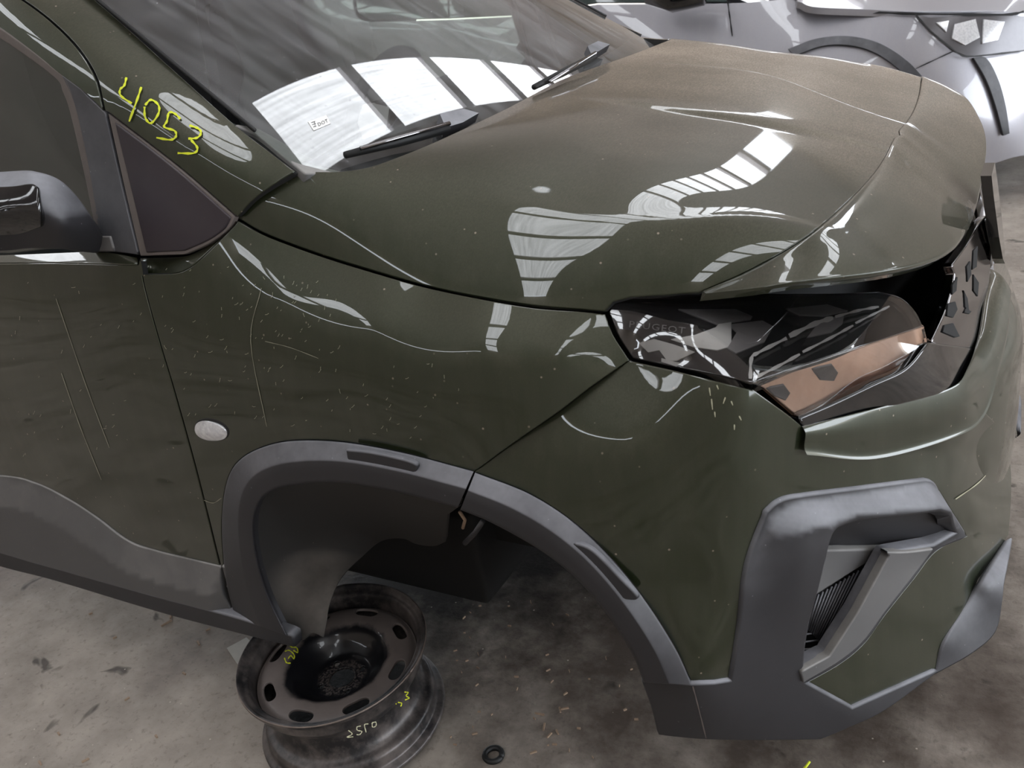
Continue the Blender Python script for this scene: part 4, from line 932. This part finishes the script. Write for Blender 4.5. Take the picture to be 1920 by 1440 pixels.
panel('belt_window', F_car, join(L((700, 38), (840, 34), (960, 28), (1120, 5), (1362, 3), (1362, -80), (700, -80))), M['darkglass'], car, step=25, gap=1, bstep=12, off=-.01)
panel('rear_window', F_car, join(S((668, -70), (668, 10), (678, 30), (698, 38)), L((698, 38), (840, 34), (840, -70), (668, -70))), M['darkglass'], car, step=25, gap=1, bstep=10, off=.004, r=.001, thick=.004)
tl = join(L((523, 62), (540, 52), (553, 62), (555, 72), (541, 73), (523, 62)))
panel('tail_lamp', F_car, tl, M['red_lens'], car, step=8, gap=0, off=.015, bstep=6)
panel('arch_moulding', F_car, join(S((1478, 92), (1530, 73), (1590, 68), (1650, 82), (1705, 118), (1750, 170)), L((1750, 170), (1735, 185)), S((1735, 185), (1688, 132), (1640, 98), (1590, 84), (1540, 86), (1490, 104))), M['plastic'], car, step=12, gap=0, off=.02, bstep=8)
panel('bumper_strip', F_car, join(S((1826, 108), (1850, 110), (1872, 150), (1886, 200), (1893, 250)), L((1893, 250), (1882, 254)), S((1882, 254), (1868, 200), (1850, 150), (1826, 108))), M['plastic'], car, step=10, gap=0, off=.02, bstep=8)
cl_ = panel('car_headlight', F_car, join(L((1718, 29), (1745, 33), (1880, 27), (1940, 34), (1935, 92), (1880, 99), (1815, 105), (1790, 95), (1745, 58))), simple('smoked_car_lamp', (96, 94, 96), .22, metal=.5), car, step=14, gap=0, off=.012, bstep=10)
strokes('lamp_edge', F_car, [[(1716, 26), (1745, 58), (1790, 95), (1815, 106), (1880, 100), (1935, 93)]], 4, M['rubber'], cl_, .03, smooth=False)
for ol in ([(1790, 45), (1830, 35), (1838, 70), (1810, 85), (1785, 72)], [(1845, 36), (1885, 40), (1872, 75), (1842, 82)], [(1755, 42), (1780, 38), (1775, 60)]):
    panel('lamp_facet', F_car, join(L(*ol, ol[0])), M['marker'], cl_, step=10, gap=1, off=.02, bstep=8)
cw_ = 9.5
for nm in ('belt_window', 'rear_window', 'tail_lamp'):
    mirrored(bpy.data.objects[nm], nm, car, cw_)
def arc(x, z, h, y0=4.02, n=14): return np.array([(x, y, z+h*(1-((y-4.75)/.75)**2)) for y in np.linspace(y0, 9.5-y0, n)])
loft('car_roof', [arc(-3.5, 1.32, .04), arc(-3.3, 1.46, .05), arc(-2.4, 1.54, .06), arc(-1.5, 1.52, .06), arc(-1.35, 1.48, .06)], M['silver'], car, n=14, sub=3, ref=(-2, 4.75, 5))
loft('car_windscreen', [arc(-1.35, 1.48, .06), arc(-.9, 1.28, .06, 3.98), arc(-.42, 1.06, .06, 3.96)], M['darkglass'], car, n=14, sub=3, ref=(2, 4.75, 5))
loft('car_tail', [arc(-3.5, 1.32, .04), arc(-3.58, 1.0, .02), arc(-3.6, .7, .02), arc(-3.55, .35, .0)], M['silver'], car, n=14, sub=3, ref=(-8, 4.75, 1))
pe = [F_car.lift(np.array([[2055., v]]))[0][0] for v in (22, 110, 200, 283)]
loft('car_front', [np.array([p, p+[.0, .3, 0], p+[-.06, .6, .0], p+[-.25, .85, 0]]) for p in pe], M['silver'], car, n=12, sub=4, ref=(8, 5.5, 1))
loft('car_far_side', [np.array([(x, 5.62, z) for x in np.linspace(-3.5, .45, 12)]) for z in (.28, .6, 1.0)], M['silver'], car, n=12, sub=2, ref=(0, 12, 1))
box('car_underbody', (-3.4, 4.1, .22), (.6, 5.4, .5), M['void'], car)
tube('car_mirror', [at(1215, -6, y=3.75), at(1260, -4, y=3.72), at(1320, -10, y=3.72)], [.04, .07, .05], M['gloss'], car)
for x in (-.1, -2.7):
    tube('tyre', [(x, 3.96, .32), (x, 4.16, .32)], .31, M['rubber'], car, n=24)
adopt(car)
